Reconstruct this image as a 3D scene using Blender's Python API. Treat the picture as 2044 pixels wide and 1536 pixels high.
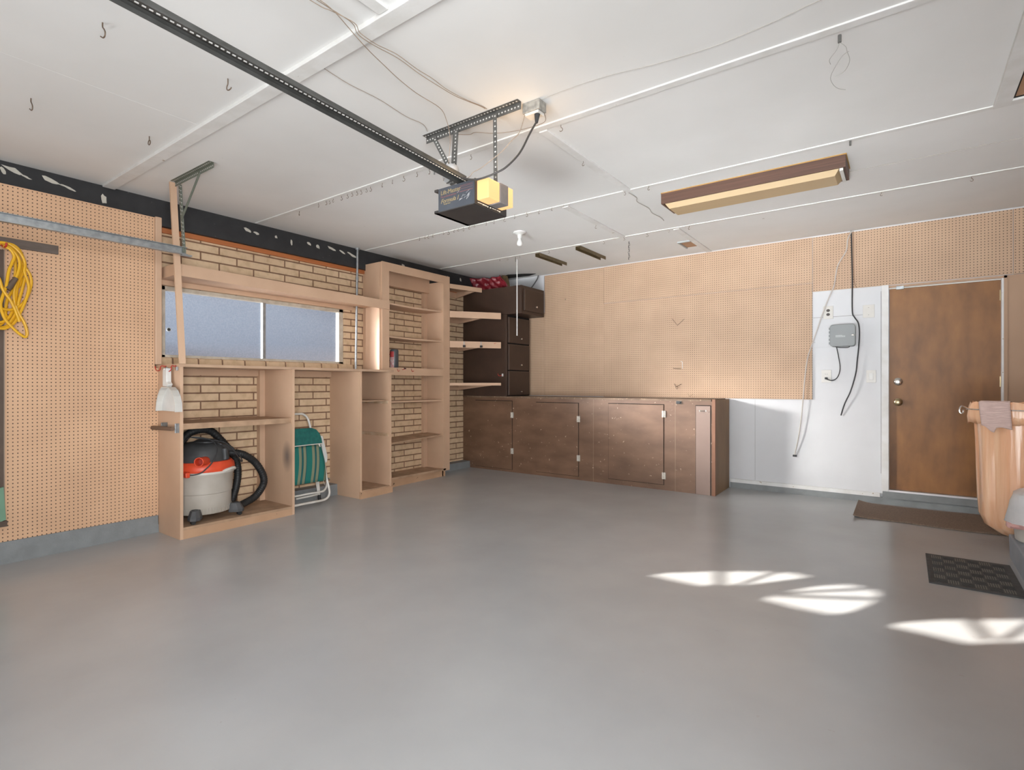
import bpy, bmesh, math, random
from mathutils import Vector, Matrix
random.seed(7)
S = bpy.context.scene
for o in list(bpy.data.objects): bpy.data.objects.remove(o)
# ------------------------------------------------------------------ camera
cam = bpy.data.cameras.new('camera'); camo = bpy.data.objects.new('camera', cam)
S.collection.objects.link(camo); S.camera = camo
camo.location = (0, 0, 1.2); camo.rotation_euler = (math.radians(90), 0, math.radians(36.13))
cam.sensor_width = 36; cam.sensor_fit = 'HORIZONTAL'; cam.lens = 36*1070/2044; cam.clip_start = 0.05
# ------------------------------------------------------------------ world
W = bpy.data.worlds.new('world'); S.world = W; W.use_nodes = True
nt = W.node_tree; nt.nodes.clear()
wo = nt.nodes.new('ShaderNodeOutputWorld'); bg = nt.nodes.new('ShaderNodeBackground')
tc = nt.nodes.new('ShaderNodeTexCoord'); sp = nt.nodes.new('ShaderNodeSeparateXYZ'); rp = nt.nodes.new('ShaderNodeValToRGB')
nt.links.new(tc.outputs['Generated'], sp.inputs[0]); nt.links.new(sp.outputs['Z'], rp.inputs[0])
cr = rp.color_ramp; cr.elements[0].position = 0.0; cr.elements[0].color = (.30, .25, .23, 1)
cr.elements[1].position = .5; cr.elements[1].color = (.45, .60, .85, 1)
for p, c in ((.03, (.33, .30, .31, 1)), (.07, (.235, .275, .35, 1)), (.15, (.33, .385, .48, 1))):
    e = cr.elements.new(p); e.color = c
nt.links.new(rp.outputs[0], bg.inputs[0]); bg.inputs[1].default_value = 1.0
nt.links.new(bg.outputs[0], wo.inputs[0])
# ------------------------------------------------------------------ sun, side window light, added fill lamps, exposure
def look(d): return Vector(d).to_track_quat('-Z', 'Y').to_euler()
def light(name, kind, energy, col, loc=(0, 0, 0), d=(0, 0, -1), **k):
    l = bpy.data.lights.new(name, kind); l.energy = energy; l.color = col
    for a, b in k.items(): setattr(l, a, b)
    o = bpy.data.objects.new(name, l); S.collection.objects.link(o); o.location = loc; o.rotation_euler = look(d)
    return o
light('sun', 'SUN', 26, (1, .95, .88), d=(.55, .78, -.33), angle=math.radians(.5))
# hazy sunlight scattered forward through the obscured glass of the side window
light('side_window_sun', 'AREA', 23, (1, .98, .95), loc=(-5.06-.725*.75, 2.78-.66*.75, 1.75+.207*.75), d=(.725, .66, -.207),
      shape='RECTANGLE', size=1.75, size_y=.62, spread=math.radians(22))
light('side_window_haze', 'AREA', 24, (.93, .96, 1), loc=(-5.06-.70*.75, 2.78-.70*.75, 1.70), d=(.70, .70, .04),
      shape='RECTANGLE', size=1.75, size_y=.62, spread=math.radians(84))
# added fill lamps behind and right of the camera, no real source there
FILL_COL = (.95, .98, 1)
light('fill_rear', 'AREA', 46, FILL_COL, loc=(-1.4, -.78, 1.2), d=(-.03, 1, .10), shape='RECTANGLE', size=4.8, size_y=2.0, spread=math.radians(75))
light('fill_upward', 'AREA', 36, FILL_COL, loc=(-1.6, -.76, .5), d=(-.06, 1, .36), shape='RECTANGLE', size=5.0, size_y=.8, spread=math.radians(34))
light('fill_low', 'AREA', 19, FILL_COL, loc=(-3.1, -.60, .4), d=(-.1, .5, 1), shape='RECTANGLE', size=3.4, size_y=.5, spread=math.radians(140))
light('fill_right', 'AREA', 125, FILL_COL, loc=(1.0, -.3, 1.3), d=(-1, .55, -.02), shape='RECTANGLE', size=1.6, size_y=2.0, spread=math.radians(105))
S.view_settings.view_transform = 'Standard'; S.view_settings.look = 'None'
S.view_settings.exposure = -0.12; S.view_settings.gamma = 1; S.view_settings.use_curve_mapping = False
# ------------------------------------------------------------------ materials
MATS = {}
def M(name, col, rough=.6, col2=None, scale=6., stretch=(1, 1, 1), bump=0., bscale=80., metal=0., spec=.5, lo=.35, hi=.65,
      chips=None, chip_t=.68, chip_scale=30., emit=None, estr=0., coat=0., dist=.002, scratch=None):
    if name in MATS: return MATS[name]
    m = bpy.data.materials.new(name); m.use_nodes = True; n = m.node_tree; L = n.links
    b = n.nodes['Principled BSDF']; b.inputs['Roughness'].default_value = rough; b.inputs['Metallic'].default_value = metal
    b.inputs['Specular IOR Level'].default_value = spec; b.inputs['Coat Weight'].default_value = coat
    tcn = n.nodes.new('ShaderNodeTexCoord'); mp = n.nodes.new('ShaderNodeMapping'); mp.inputs['Scale'].default_value = stretch
    L.new(tcn.outputs['Object'], mp.inputs[0])
    c = n.nodes.new('ShaderNodeMix'); c.data_type = 'RGBA'
    col2 = col2 or tuple(v*.86 for v in col)
    c.inputs[6].default_value = (*col, 1); c.inputs[7].default_value = (*col2, 1)
    nz = n.nodes.new('ShaderNodeTexNoise'); nz.inputs['Scale'].default_value = scale; nz.inputs['Detail'].default_value = 6
    mr = n.nodes.new('ShaderNodeMapRange'); mr.inputs[1].default_value = lo; mr.inputs[2].default_value = hi
    L.new(mp.outputs[0], nz.inputs['Vector']); L.new(nz.outputs['Fac'], mr.inputs[0]); L.new(mr.outputs[0], c.inputs[0])
    out = c.outputs[2]
    if chips:
        cm = n.nodes.new('ShaderNodeMix'); cm.data_type = 'RGBA'; cm.inputs[7].default_value = (*chips, 1)
        n2 = n.nodes.new('ShaderNodeTexNoise'); n2.inputs['Scale'].default_value = chip_scale; n2.inputs['Detail'].default_value = 3
        m2 = n.nodes.new('ShaderNodeMapRange'); m2.inputs[1].default_value = chip_t; m2.inputs[2].default_value = chip_t+.02
        L.new(tcn.outputs['Object'], n2.inputs['Vector']); L.new(n2.outputs['Fac'], m2.inputs[0]); L.new(m2.outputs[0], cm.inputs[0])
        L.new(out, cm.inputs[6]); out = cm.outputs[2]
    if scratch:
        cm = n.nodes.new('ShaderNodeMix'); cm.data_type = 'RGBA'; cm.inputs[7].default_value = (*scratch[0], 1)
        n2 = n.nodes.new('ShaderNodeTexNoise'); n2.inputs['Scale'].default_value = 1; n2.inputs['Detail'].default_value = 2
        mp2 = n.nodes.new('ShaderNodeMapping'); mp2.inputs['Scale'].default_value = scratch[1]; mp2.inputs['Rotation'].default_value = (0, .25, 0)
        m2 = n.nodes.new('ShaderNodeMapRange'); m2.inputs[1].default_value = scratch[2]; m2.inputs[2].default_value = scratch[2]+.03
        L.new(tcn.outputs['Object'], mp2.inputs[0]); L.new(mp2.outputs[0], n2.inputs['Vector']); L.new(n2.outputs['Fac'], m2.inputs[0]); L.new(m2.outputs[0], cm.inputs[0])
        L.new(out, cm.inputs[6]); out = cm.outputs[2]
    L.new(out, b.inputs['Base Color'])
    if bump:
        nb = n.nodes.new('ShaderNodeTexNoise'); nb.inputs['Scale'].default_value = bscale; nb.inputs['Detail'].default_value = 4
        bp = n.nodes.new('ShaderNodeBump'); bp.inputs['Strength'].default_value = bump; bp.inputs['Distance'].default_value = dist
        L.new(mp.outputs[0], nb.inputs['Vector']); L.new(nb.outputs['Fac'], bp.inputs['Height']); L.new(bp.outputs[0], b.inputs['Normal'])
    if emit:
        b.inputs['Emission Color'].default_value = (*emit, 1); b.inputs['Emission Strength'].default_value = estr
    MATS[name] = m; return m
def math_node(n, op, a, b=None):
    k = n.nodes.new('ShaderNodeMath'); k.operation = op
    for i, v in enumerate((a, b)):
        if v is None: continue
        if isinstance(v, (int, float)): k.inputs[i].default_value = v
        else: n.links.new(v, k.inputs[i])
    return k.outputs[0]
def pegmat(name, col, col2, axis, sp_=.0254, r=.15):
    m = M(name, col, .62, col2, 3., bump=.15, bscale=160)
    n = m.node_tree; b = n.nodes['Principled BSDF']; tcn = [x for x in n.nodes if x.type == 'TEX_COORD'][0]
    s = n.nodes.new('ShaderNodeSeparateXYZ'); n.links.new(tcn.outputs['Object'], s.inputs[0])
    d = []
    for a in (axis, 'Z'):
        f = math_node(n, 'FRACT', math_node(n, 'DIVIDE', math_node(n, 'ADD', s.outputs[a], 10*sp_*100), sp_))
        f = math_node(n, 'SUBTRACT', f, .5); d.append(math_node(n, 'MULTIPLY', f, f))
    r2 = math_node(n, 'SQRT', math_node(n, 'ADD', d[0], d[1]))
    mr = n.nodes.new('ShaderNodeMapRange'); mr.inputs[1].default_value = r-.025; mr.inputs[2].default_value = r+.025
    mr.inputs[3].default_value = 1; mr.inputs[4].default_value = 0
    n.links.new(r2, mr.inputs[0])
    mx = n.nodes.new('ShaderNodeMix'); mx.data_type = 'RGBA'; mx.inputs[7].default_value = (.03, .014, .006, 1)
    src = b.inputs['Base Color'].links[0].from_socket
    n.links.new(src, mx.inputs[6]); n.links.new(mr.outputs[0], mx.inputs[0]); n.links.new(mx.outputs[2], b.inputs['Base Color'])
    return m
def brickmat(name, bw=.318, rh=.0732, oy=0., oz=0.):
    m = bpy.data.materials.new(name); m.use_nodes = True; n = m.node_tree; L = n.links; b = n.nodes['Principled BSDF']
    b.inputs['Roughness'].default_value = .85
    tcn = n.nodes.new('ShaderNodeTexCoord'); s = n.nodes.new('ShaderNodeSeparateXYZ'); cb = n.nodes.new('ShaderNodeCombineXYZ')
    L.new(tcn.outputs['Object'], s.inputs[0])
    L.new(math_node(n, 'ADD', s.outputs['Y'], oy), cb.inputs[0]); L.new(math_node(n, 'ADD', s.outputs['Z'], oz), cb.inputs[1])
    br = n.nodes.new('ShaderNodeTexBrick'); L.new(cb.outputs[0], br.inputs['Vector'])
    br.inputs['Scale'].default_value = 1; br.inputs['Brick Width'].default_value = bw; br.inputs['Row Height'].default_value = rh
    br.inputs['Mortar Size'].default_value = .0072; br.inputs['Mortar Smooth'].default_value = .25
    br.inputs['Color1'].default_value = (.69, .515, .34, 1); br.inputs['Color2'].default_value = (.60, .43, .275, 1)
    br.inputs['Mortar'].default_value = (.23, .13, .08, 1)
    nz = n.nodes.new('ShaderNodeTexNoise'); nz.inputs['Scale'].default_value = 14; nz.inputs['Detail'].default_value = 8
    L.new(tcn.outputs['Object'], nz.inputs['Vector'])
    mx = n.nodes.new('ShaderNodeMix'); mx.data_type = 'RGBA'; mx.blend_type = 'MULTIPLY'; mx.inputs[7].default_value = (.74, .70, .64, 1)
    mr = n.nodes.new('ShaderNodeMapRange'); mr.inputs[1].default_value = .45; mr.inputs[2].default_value = .8
    L.new(nz.outputs['Fac'], mr.inputs[0]); L.new(mr.outputs[0], mx.inputs[0]); L.new(br.outputs['Color'], mx.inputs[6])
    L.new(mx.outputs[2], b.inputs['Base Color'])
    cmb = n.nodes.new('ShaderNodeTexNoise'); cmb.inputs['Scale'].default_value = 1; mpp = n.nodes.new('ShaderNodeMapping')
    mpp.inputs['Scale'].default_value = (1, 160, 22); L.new(tcn.outputs['Object'], mpp.inputs[0]); L.new(mpp.outputs[0], cmb.inputs['Vector'])
    h = math_node(n, 'ADD', math_node(n, 'MULTIPLY', br.outputs['Fac'], -1.), math_node(n, 'MULTIPLY', cmb.outputs['Fac'], .18))
    bp = n.nodes.new('ShaderNodeBump'); bp.inputs['Strength'].default_value = .7; bp.inputs['Distance'].default_value = .006
    L.new(h, bp.inputs['Height']); L.new(bp.outputs[0], b.inputs['Normal'])
    return m
TAN = (.52, .335, .225)
peg_l = pegmat('pegboard_left_paint', (.66, .415, .255), (.60, .37, .225), 'Y')
peg_b = pegmat('pegboard_back_paint', (.49, .335, .225), (.445, .30, .20), 'X', .0243)
brick = brickmat('tan_brick', oy=-2.197+.318*20, oz=-1.202+.0732*40)
brick_s = brickmat('sill_brick', .205, .30, 0, -1.30+3)
tan = M('tan_painted_wood', (.59, .395, .268), .55, (.53, .35, .235), 3., stretch=(1, 1, 1), bump=.1, bscale=60)
tan_dusty = M('tan_dusty_shelf_top', (.46, .30, .19), .75, (.33, .21, .13), 9., bump=.2, bscale=90, chips=(.16, .10, .06), chip_t=.72, chip_scale=26)
tan_worn = M('tan_worn_kick_board', (.50, .31, .19), .6, (.43, .26, .155), 4., chips=(.12, .07, .04), chip_t=.70, chip_scale=16, bump=.15)
tan_flat = M('tan_flat_wall', (.43, .285, .19), .6, (.40, .26, .17), 2.)
white = M('white_wall_paint', (.60, .605, .62), .5, (.56, .565, .58), 2.5, bump=.12, bscale=40, chips=(.32, .32, .32), chip_t=.745, chip_scale=28)
white_trim = M('white_trim_paint', (.70, .70, .70), .5, (.62, .61, .59), 8., bump=.3, bscale=60, chips=(.35, .26, .18), chip_t=.72, chip_scale=24)
ceil_m = M('ceiling_paint', (.75, .745, .73), .75, (.70, .693, .675), 1.4, bump=.12, bscale=25, chips=(.50, .48, .44), chip_t=.765, chip_scale=14)
batten_m = M('ceiling_batten_paint', (.72, .715, .70), .6, (.65, .64, .615), 9., stretch=(1, 1, 1), bump=.25, bscale=50, chips=(.40, .34, .28), chip_t=.74, chip_scale=22)
floor_m = M('grey_floor_paint', (.445, .448, .45), .24, (.39, .393, .397), 1.3, bump=.16, bscale=7., spec=.5, chips=(.40, .39, .38), chip_t=.745, chip_scale=20, dist=.006)
curb_m = M('grey_painted_concrete', (.23, .245, .25), .6, (.19, .20, .205), 8., bump=.6, bscale=70, dist=.004)
ledge_m = M('blue_grey_concrete', (.33, .36, .40), .6, (.29, .32, .36), 5., bump=.4, bscale=40, dist=.004)
black_beam = M('black_beam_paint', (.028, .028, .030), .7, (.020, .020, .022), 8., bump=.3, bscale=30, chips=(.10, .09, .085), chip_t=.73, chip_scale=30)
peel = M('peeling_white_paint', (.60, .57, .50), .8)
orange_w = M('bare_orange_wood', (.50, .17, .055), .6, (.42, .13, .04), 3., stretch=(1, 1, 12))
bare_wood = M('bare_pine', (.52, .27, .10), .6, (.44, .21, .075), 3., stretch=(12, 12, .8))
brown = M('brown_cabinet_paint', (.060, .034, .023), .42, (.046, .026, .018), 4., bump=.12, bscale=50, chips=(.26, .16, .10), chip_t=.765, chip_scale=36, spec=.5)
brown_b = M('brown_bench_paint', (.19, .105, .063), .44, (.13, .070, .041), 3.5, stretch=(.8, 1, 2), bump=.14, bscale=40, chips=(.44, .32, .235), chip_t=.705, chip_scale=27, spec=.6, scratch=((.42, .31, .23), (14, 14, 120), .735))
brown_l = M('light_brown_panel_paint', (.27, .19, .155), .5, (.24, .165, .135), 3., chips=(.12, .08, .06), chip_t=.76, chip_scale=20)
plywood = M('dark_plywood_end', (.27, .165, .085), .6, (.20, .12, .06), 4., stretch=(1, 1, .3), bump=.1)
bench_edge = M('orange_brown_edge', (.25, .12, .07), .6, (.22, .10, .055), 6.)
bench_top = M('worn_bench_top', (.20, .13, .085), .6, (.13, .08, .05), 9., chips=(.35, .24, .15), chip_t=.62, chip_scale=40)
door_m = M('stained_door_veneer', (.30, .135, .042), .46, (.17, .076, .028), 2.8, stretch=(2.6, 1, 1.1), bump=.06, bscale=30, spec=.4, lo=.3, hi=.72)
steel = M('galvanised_steel', (.42, .44, .45), .42, (.30, .32, .33), 26., metal=.75, bump=.1)
steel_d = M('dark_steel', (.20, .20, .19), .45, (.13, .13, .125), 18., metal=.7)
chrome = M('chrome', (.75, .73, .70), .2, metal=1)
brass = M('aged_brass', (.52, .42, .26), .3, metal=1)
wire_m = M('rusty_hook_wire', (.17, .12, .085), .5, metal=.4)
wire_w = M('old_bell_wire', (.30, .23, .17), .7)
black = M('black_plastic', (.022, .023, .025), .5, (.035, .036, .038), 12.)
black_r = M('black_rubber', (.016, .017, .018), .55, bump=.1)
grey_lid = M('dusty_black_lid', (.030, .032, .034), .5, (.055, .056, .058), 7.)
red_p = M('orange_red_plastic', (.72, .075, .025), .42, (.60, .06, .02), 9.)
red_v = M('red_vinyl', (.50, .03, .02), .35)
barrel_m = M('dusty_white_plastic', (.46, .42, .37), .5, (.38, .34, .29), 5.)
lip_m = M('off_white_plastic', (.60, .57, .52), .45)
white_p = M('white_plastic', (.66, .66, .64), .4)
ivory = M('ivory_plastic', (.62, .60, .56), .35)
yellow = M('yellow_cord_rubber', (.78, .43, .012), .42, (.68, .36, .01), 10.)
green = M('green_fabric', (.008, .135, .115), .7, (.006, .10, .09), 30., bump=.2, bscale=400)
cream = M('white_tubing', (.68, .66, .62), .35, (.60, .56, .50), 12.)
grey_box = M('grey_box_plastic', (.25, .265, .27), .5, (.235, .25, .255), 6.)
cardboard = M('dull_brown_board', (.10, .065, .045), .6, (.08, .05, .035), 10.)
wood_trim = M('walnut_trim', (.105, .050, .032), .55, (.07, .034, .022), 4., stretch=(.5, 30, 30))
diffuser = M('yellowed_diffuser', (.49, .36, .21), .5, (.45, .33, .19), 2., stretch=(.5, 1, 1))
orange_film = M('orange_plastic_film', (.94, .60, .38), .22, (.88, .47, .27), 3., spec=.7, coat=.3, stretch=(9, 9, .5), bump=.4, bscale=2.2, dist=.02)
white_film = M('white_plastic_film', (.74, .74, .75), .3, spec=.6)
pink_cloth = M('pink_knit_cloth', (.72, .55, .50), .9, (.56, .40, .36), 20., stretch=(1, 1, 12), bump=.6, bscale=60)
carpet_m = M('brown_carpet', (.24, .175, .13), .95, (.18, .13, .095), 90., bump=.8, bscale=300)
mat_m = M('dark_rubber_mat', (.075, .075, .075), .75, (.055, .055, .055), 30., bump=.2)
mat_r = M('worn_mat_ridges', (.20, .185, .165), .85)
tape_m = M('grey_duct_tape', (.17, .155, .15), .45, (.14, .13, .13), 20., bump=.3, bscale=60)
opener_m = M('blue_grey_metal', (.072, .080, .095), .45, (.06, .067, .08), 8., metal=.3)
opener_b = M('dark_grey_metal', (.040, .036, .035), .45, (.05, .045, .042), 10., metal=.3)
lens_m = M('lit_amber_lens', (.45, .27, .10), .4, (.40, .22, .08), 6., emit=(1., .60, .27), estr=.85)
gold = M('gold_print', (.30, .225, .11), .5)
redprint = M('dull_red_print', (.19, .08, .085), .5)
greyprint = M('white_print', (.60, .60, .60), .5)
red_bag = M('red_plastic_sheet', (.30, .025, .035), .3, (.20, .015, .025), 9., bump=.8, bscale=14, dist=.02)
insul = M('brown_insulation', (.20, .14, .07), .95, (.12, .08, .04), 20., bump=.6)
void_m = M('dark_void', (.01, .008, .006), .9)
glass_b = M('clear_bulb_glass', (.75, .75, .73), .12, spec=.6)
hatch_m = M('tan_hatch_board', (.42, .25, .15), .7, (.36, .21, .12), 6.)
channel_m = M('olive_brown_channel', (.155, .115, .055), .5, (.12, .09, .045), 20., metal=.2)
green_t = M('faded_green_plastic', (.16, .30, .20), .6)
# obscured window glass: part clear transmission, part milky
pane_m = bpy.data.materials.new('obscured_glass'); pane_m.use_nodes = True
n = pane_m.node_tree; n.nodes.clear(); L = n.links
om = n.nodes.new('ShaderNodeOutputMaterial'); mx = n.nodes.new('ShaderNodeMixShader'); mx2 = n.nodes.new('ShaderNodeMixShader')
tr = n.nodes.new('ShaderNodeBsdfTransparent'); tl = n.nodes.new('ShaderNodeBsdfTranslucent'); gl = n.nodes.new('ShaderNodeBsdfGlossy')
tr.inputs[0].default_value = (.95, .96, 1, 1); tl.inputs[0].default_value = (.50, .58, .72, 1); gl.inputs['Roughness'].default_value = .25
nz = n.nodes.new('ShaderNodeTexNoise'); nz.inputs['Scale'].default_value = 90; nz.inputs['Detail'].default_value = 3; bp = n.nodes.new('ShaderNodeBump'); bp.inputs['Strength'].default_value = .5
tcn = n.nodes.new('ShaderNodeTexCoord'); L.new(tcn.outputs['Object'], nz.inputs['Vector'])
L.new(nz.outputs['Fac'], bp.inputs['Height']); L.new(bp.outputs[0], gl.inputs['Normal']); L.new(bp.outputs[0], tl.inputs['Normal'])
mg = n.nodes.new('ShaderNodeMapRange'); mg.inputs[1].default_value = .3; mg.inputs[2].default_value = .7; mg.inputs[3].default_value = .70; mg.inputs[4].default_value = 1.0
gm = n.nodes.new('ShaderNodeMix'); gm.data_type = 'RGBA'; gm.inputs[6].default_value = (.70, .72, .76, 1); gm.inputs[7].default_value = (1, .99, .98, 1)
L.new(nz.outputs['Fac'], mg.inputs[0]); L.new(mg.outputs[0], gm.inputs[0]); L.new(gm.outputs[2], tr.inputs[0])
mx.inputs[0].default_value = .02; L.new(tr.outputs[0], mx.inputs[1]); L.new(tl.outputs[0], mx.inputs[2])
mx2.inputs[0].default_value = .06; L.new(mx.outputs[0], mx2.inputs[1]); L.new(gl.outputs[0], mx2.inputs[2]); L.new(mx2.outputs[0], om.inputs[0])
# striped chair fabric
stripe = bpy.data.materials.new('green_striped_fabric'); stripe.use_nodes = True
n = stripe.node_tree; b = n.nodes['Principled BSDF']; b.inputs['Roughness'].default_value = .75
tcn = n.nodes.new('ShaderNodeTexCoord'); s = n.nodes.new('ShaderNodeSeparateXYZ'); n.links.new(tcn.outputs['UV'], s.inputs[0])
rp = n.nodes.new('ShaderNodeValToRGB'); rp.color_ramp.interpolation = 'CONSTANT'
fr = math_node(n, 'FRACT', math_node(n, 'MULTIPLY', s.outputs['X'], 3.0)); n.links.new(fr, rp.inputs[0])
G = (.008, .15, .125, 1); T = (.20, .225, .14, 1); D = (.01, .06, .08, 1)
cr = rp.color_ramp; cr.elements[0].position = 0; cr.elements[0].color = G; cr.elements[1].position = .36; cr.elements[1].color = T
for p, c in ((.56, D), (.61, G), (.66, D), (.70, T), (.90, D), (.94, G)):
    e = cr.elements.new(p); e.color = c
n.links.new(rp.outputs[0], b.inputs['Base Color'])
# ------------------------------------------------------------------ mesh helpers
class MB:
    def __init__(s): s.v = []; s.f = []; s.uv = {}
    def add(s, vs, fs):
        k = len(s.v); s.v += [tuple(v) for v in vs]; s.f += [tuple(i+k for i in f) for f in fs]; return s
    def box(s, x0, x1, y0, y1, z0, z1):
        return s.add([(x, y, z) for x in (x0, x1) for y in (y0, y1) for z in (z0, z1)],
                     [(0, 1, 3, 2), (4, 6, 7, 5), (0, 4, 5, 1), (2, 3, 7, 6), (0, 2, 6, 4), (1, 5, 7, 3)])
    def hexa(s, p):   # 8 points: bottom 4 ccw, top 4 ccw
        return s.add(p, [(3, 2, 1, 0), (4, 5, 6, 7), (0, 1, 5, 4), (1, 2, 6, 5), (2, 3, 7, 6), (3, 0, 4, 7)])
    def prism(s, poly, ax, a, b):   # poly in the two other axes, extruded along ax between a and b
        def P(u, v, w): return {'x': (w, u, v), 'y': (u, w, v), 'z': (u, v, w)}[ax]
        k = len(poly); vs = [P(u, v, a) for u, v in poly]+[P(u, v, b) for u, v in poly]
        fs = [tuple(range(k))[::-1], tuple(range(k, 2*k))]+[(i, (i+1) % k, k+(i+1) % k, k+i) for i in range(k)]
        return s.add(vs, fs)
    def tube(s, pts, r, n=8, cap=True, smooth=True):
        P = [Vector(p) for p in pts]
        if smooth and len(P) > 2: P = catmull(P)
        rs = r if callable(r) else (lambda t: r)
        up = None; rings = []
        for i, p in enumerate(P):
            t = (P[min(i+1, len(P)-1)]-P[max(i-1, 0)]).normalized()
            if up is None: up = t.orthogonal().normalized()
            up = (up-t*up.dot(t)); up = up.normalized() if up.length > 1e-6 else t.orthogonal().normalized()
            w = t.cross(up); rr = rs(i/(len(P)-1))
            rings.append([p+(up*math.cos(a)+w*math.sin(a))*rr for a in (2*math.pi*j/n for j in range(n))])
        vs = [v for R in rings for v in R]; fs = []
        for i in range(len(rings)-1):
            for j in range(n):
                fs.append((i*n+j, i*n+(j+1) % n, (i+1)*n+(j+1) % n, (i+1)*n+j))
        if cap: fs += [tuple(range(n))[::-1], tuple(range((len(rings)-1)*n, len(rings)*n))]
        return s.add(vs, fs)
    def lathe(s, c, prof, n=24, ax='z', cap=True):
        vs = []; fs = []
        for r, h in prof:
            for j in range(n):
                a = 2*math.pi*j/n; u, v = r*math.cos(a), r*math.sin(a)
                vs.append({'z': (c[0]+u, c[1]+v, c[2]+h), 'y': (c[0]+u, c[1]+h, c[2]-v), 'x': (c[0]+h, c[1]+u, c[2]+v)}[ax])
        for i in range(len(prof)-1):
            for j in range(n): fs.append((i*n+j, i*n+(j+1) % n, (i+1)*n+(j+1) % n, (i+1)*n+j))
        if cap: fs += [tuple(range(n))[::-1], tuple(range((len(prof)-1)*n, len(prof)*n))]
        return s.add(vs, fs)
def catmull(P, k=5):
    out = []
    for i in range(len(P)-1):
        a, b, c, d = P[max(i-1, 0)], P[i], P[i+1], P[min(i+2, len(P)-1)]
        for j in range(k):
            t = j/k
            out.append(.5*((2*b)+(c-a)*t+(2*a-5*b+4*c-d)*t*t+(3*b-a-3*c+d)*t**3))
    out.append(P[-1]); return out
def wloc(o):
    v = Vector((0, 0, 0))
    while o: v += o.location; o = o.parent
    return v
def obj(name, mb, mat, parent=None, label=None, bevel=0, smooth=False, origin=None, uvf=None):
    if parent is None and origin is None:
        xs, ys, zs = zip(*mb.v); origin = ((min(xs)+max(xs))/2, (min(ys)+max(ys))/2, min(zs))
    off = wloc(parent) if parent else Vector(origin)
    me = bpy.data.meshes.new(name)
    me.from_pydata([tuple(Vector(v)-off) for v in mb.v], [], mb.f)
    bm = bmesh.new(); bm.from_mesh(me); bmesh.ops.recalc_face_normals(bm, faces=bm.faces); bm.to_mesh(me); bm.free()
    if uvf:
        ul = me.uv_layers.new(name='uv')
        for lp in me.loops: ul.data[lp.index].uv = uvf(Vector(me.vertices[lp.vertex_index].co)+off)
    me.materials.append(mat)
    if smooth:
        for p in me.polygons: p.use_smooth = True
        me.set_sharp_from_angle(angle=math.radians(40))
    o = bpy.data.objects.new(name, me); S.collection.objects.link(o)
    if parent: o.parent = parent
    else: o.location = off
    if bevel:
        md = o.modifiers.new('bevel', 'BEVEL'); md.width = bevel; md.segments = 2; md.limit_method = 'ANGLE'; md.angle_limit = math.radians(50)
    if label: o['label'] = label
    return o
def tag(o, label, cat, group=None):
    o['label'] = label; o['category'] = cat
    if group: o['group'] = group
    return o
def thing(name, label, cat, loc, group=None):
    o = bpy.data.objects.new(name, None); S.collection.objects.link(o); o.location = loc; o.empty_display_size = .05
    return tag(o, label, cat, group)
def struct(name, mb, mat, parent=None, **k):
    o = obj(name, mb, mat, parent, origin=None if parent else (0, 0, 0), **k); o['kind'] = 'structure'; return o
def text(body, size, loc, rot, mat, parent, name='lettering', shear=0., ext=.0006):
    cu = bpy.data.curves.new(name, 'FONT'); cu.body = body; cu.size = size; cu.extrude = ext; cu.shear = shear
    t = bpy.data.objects.new(name, cu); S.collection.objects.link(t)
    bpy.context.view_layer.update()
    me = bpy.data.meshes.new_from_object(t.evaluated_get(bpy.context.evaluated_depsgraph_get()))
    bpy.data.objects.remove(t); bpy.data.curves.remove(cu)
    me.materials.clear(); me.materials.append(mat)
    o = bpy.data.objects.new(name, me); S.collection.objects.link(o); o.parent = parent
    o.location = Vector(loc)-wloc(parent); o.rotation_euler = rot; return o
def dup(root, delta, label=None, rz=0):
    r = root.copy(); S.collection.objects.link(r); r.location = Vector(root.location)+Vector(delta); r.rotation_euler.z += rz
    if label: r['label'] = label
    for ch in list(root.children):
        c = ch.copy(); S.collection.objects.link(c); c.parent = r
        for g in ch.children:
            d = g.copy(); S.collection.objects.link(d); d.parent = c
    return r
def fz(y): return .0125*(y-1)
R = random.uniform
# ================================================================== SETTING
f = MB(); f.add([(-5.3, -1, fz(-1)), (1.5, -1, fz(-1)), (1.5, 6.5, fz(6.5)), (-5.3, 6.5, fz(6.5)),
                 (-5.3, -1, -.2), (1.5, -1, -.2), (1.5, 6.5, -.2), (-5.3, 6.5, -.2)],
                [(0, 1, 2, 3), (7, 6, 5, 4), (0, 4, 5, 1), (1, 5, 6, 2), (2, 6, 7, 3), (3, 7, 4, 0)])
struct('floor', f, floor_m)
struct('ceiling', MB().box(-5.3, 1.5, -1, 6.5, 2.72, 2.85), ceil_m)
WY0, WY1, WZ0, WZ1 = 1.88, 3.70, 1.43, 2.035
w = MB().box(-5.085, -5, -1, WY0, -.1, 2.72).box(-5.085, -5, WY1, 6.5, -.1, 2.72).box(-5.085, -5, WY0, WY1, -.1, WZ0).box(-5.085, -5, WY0, WY1, WZ1, 2.72)
struct('wall_left', w, brick)
DX0, DX1, DZ0, DZ1 = -.118, .694, .19, 2.122
w = MB().box(-5.25, DX0, 6.25, 6.4, -.1, 2.72).box(DX1, 1.4, 6.25, 6.4, -.1, 2.72).box(DX0, DX1, 6.25, 6.4, -.1, DZ0).box(DX0, DX1, 6.25, 6.4, DZ1, 2.72)
struct('wall_back', w, white)
struct('wall_right', MB().box(1.25, 1.4, -1, 6.3, -.1, 2.72), tan_flat)
struct('sun_blocker_outside', MB().box(-7.2, -7, -1.2, 1.75, -.1, 3.4), white)  # unseen wall added outside to keep the sun off the side window
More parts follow.
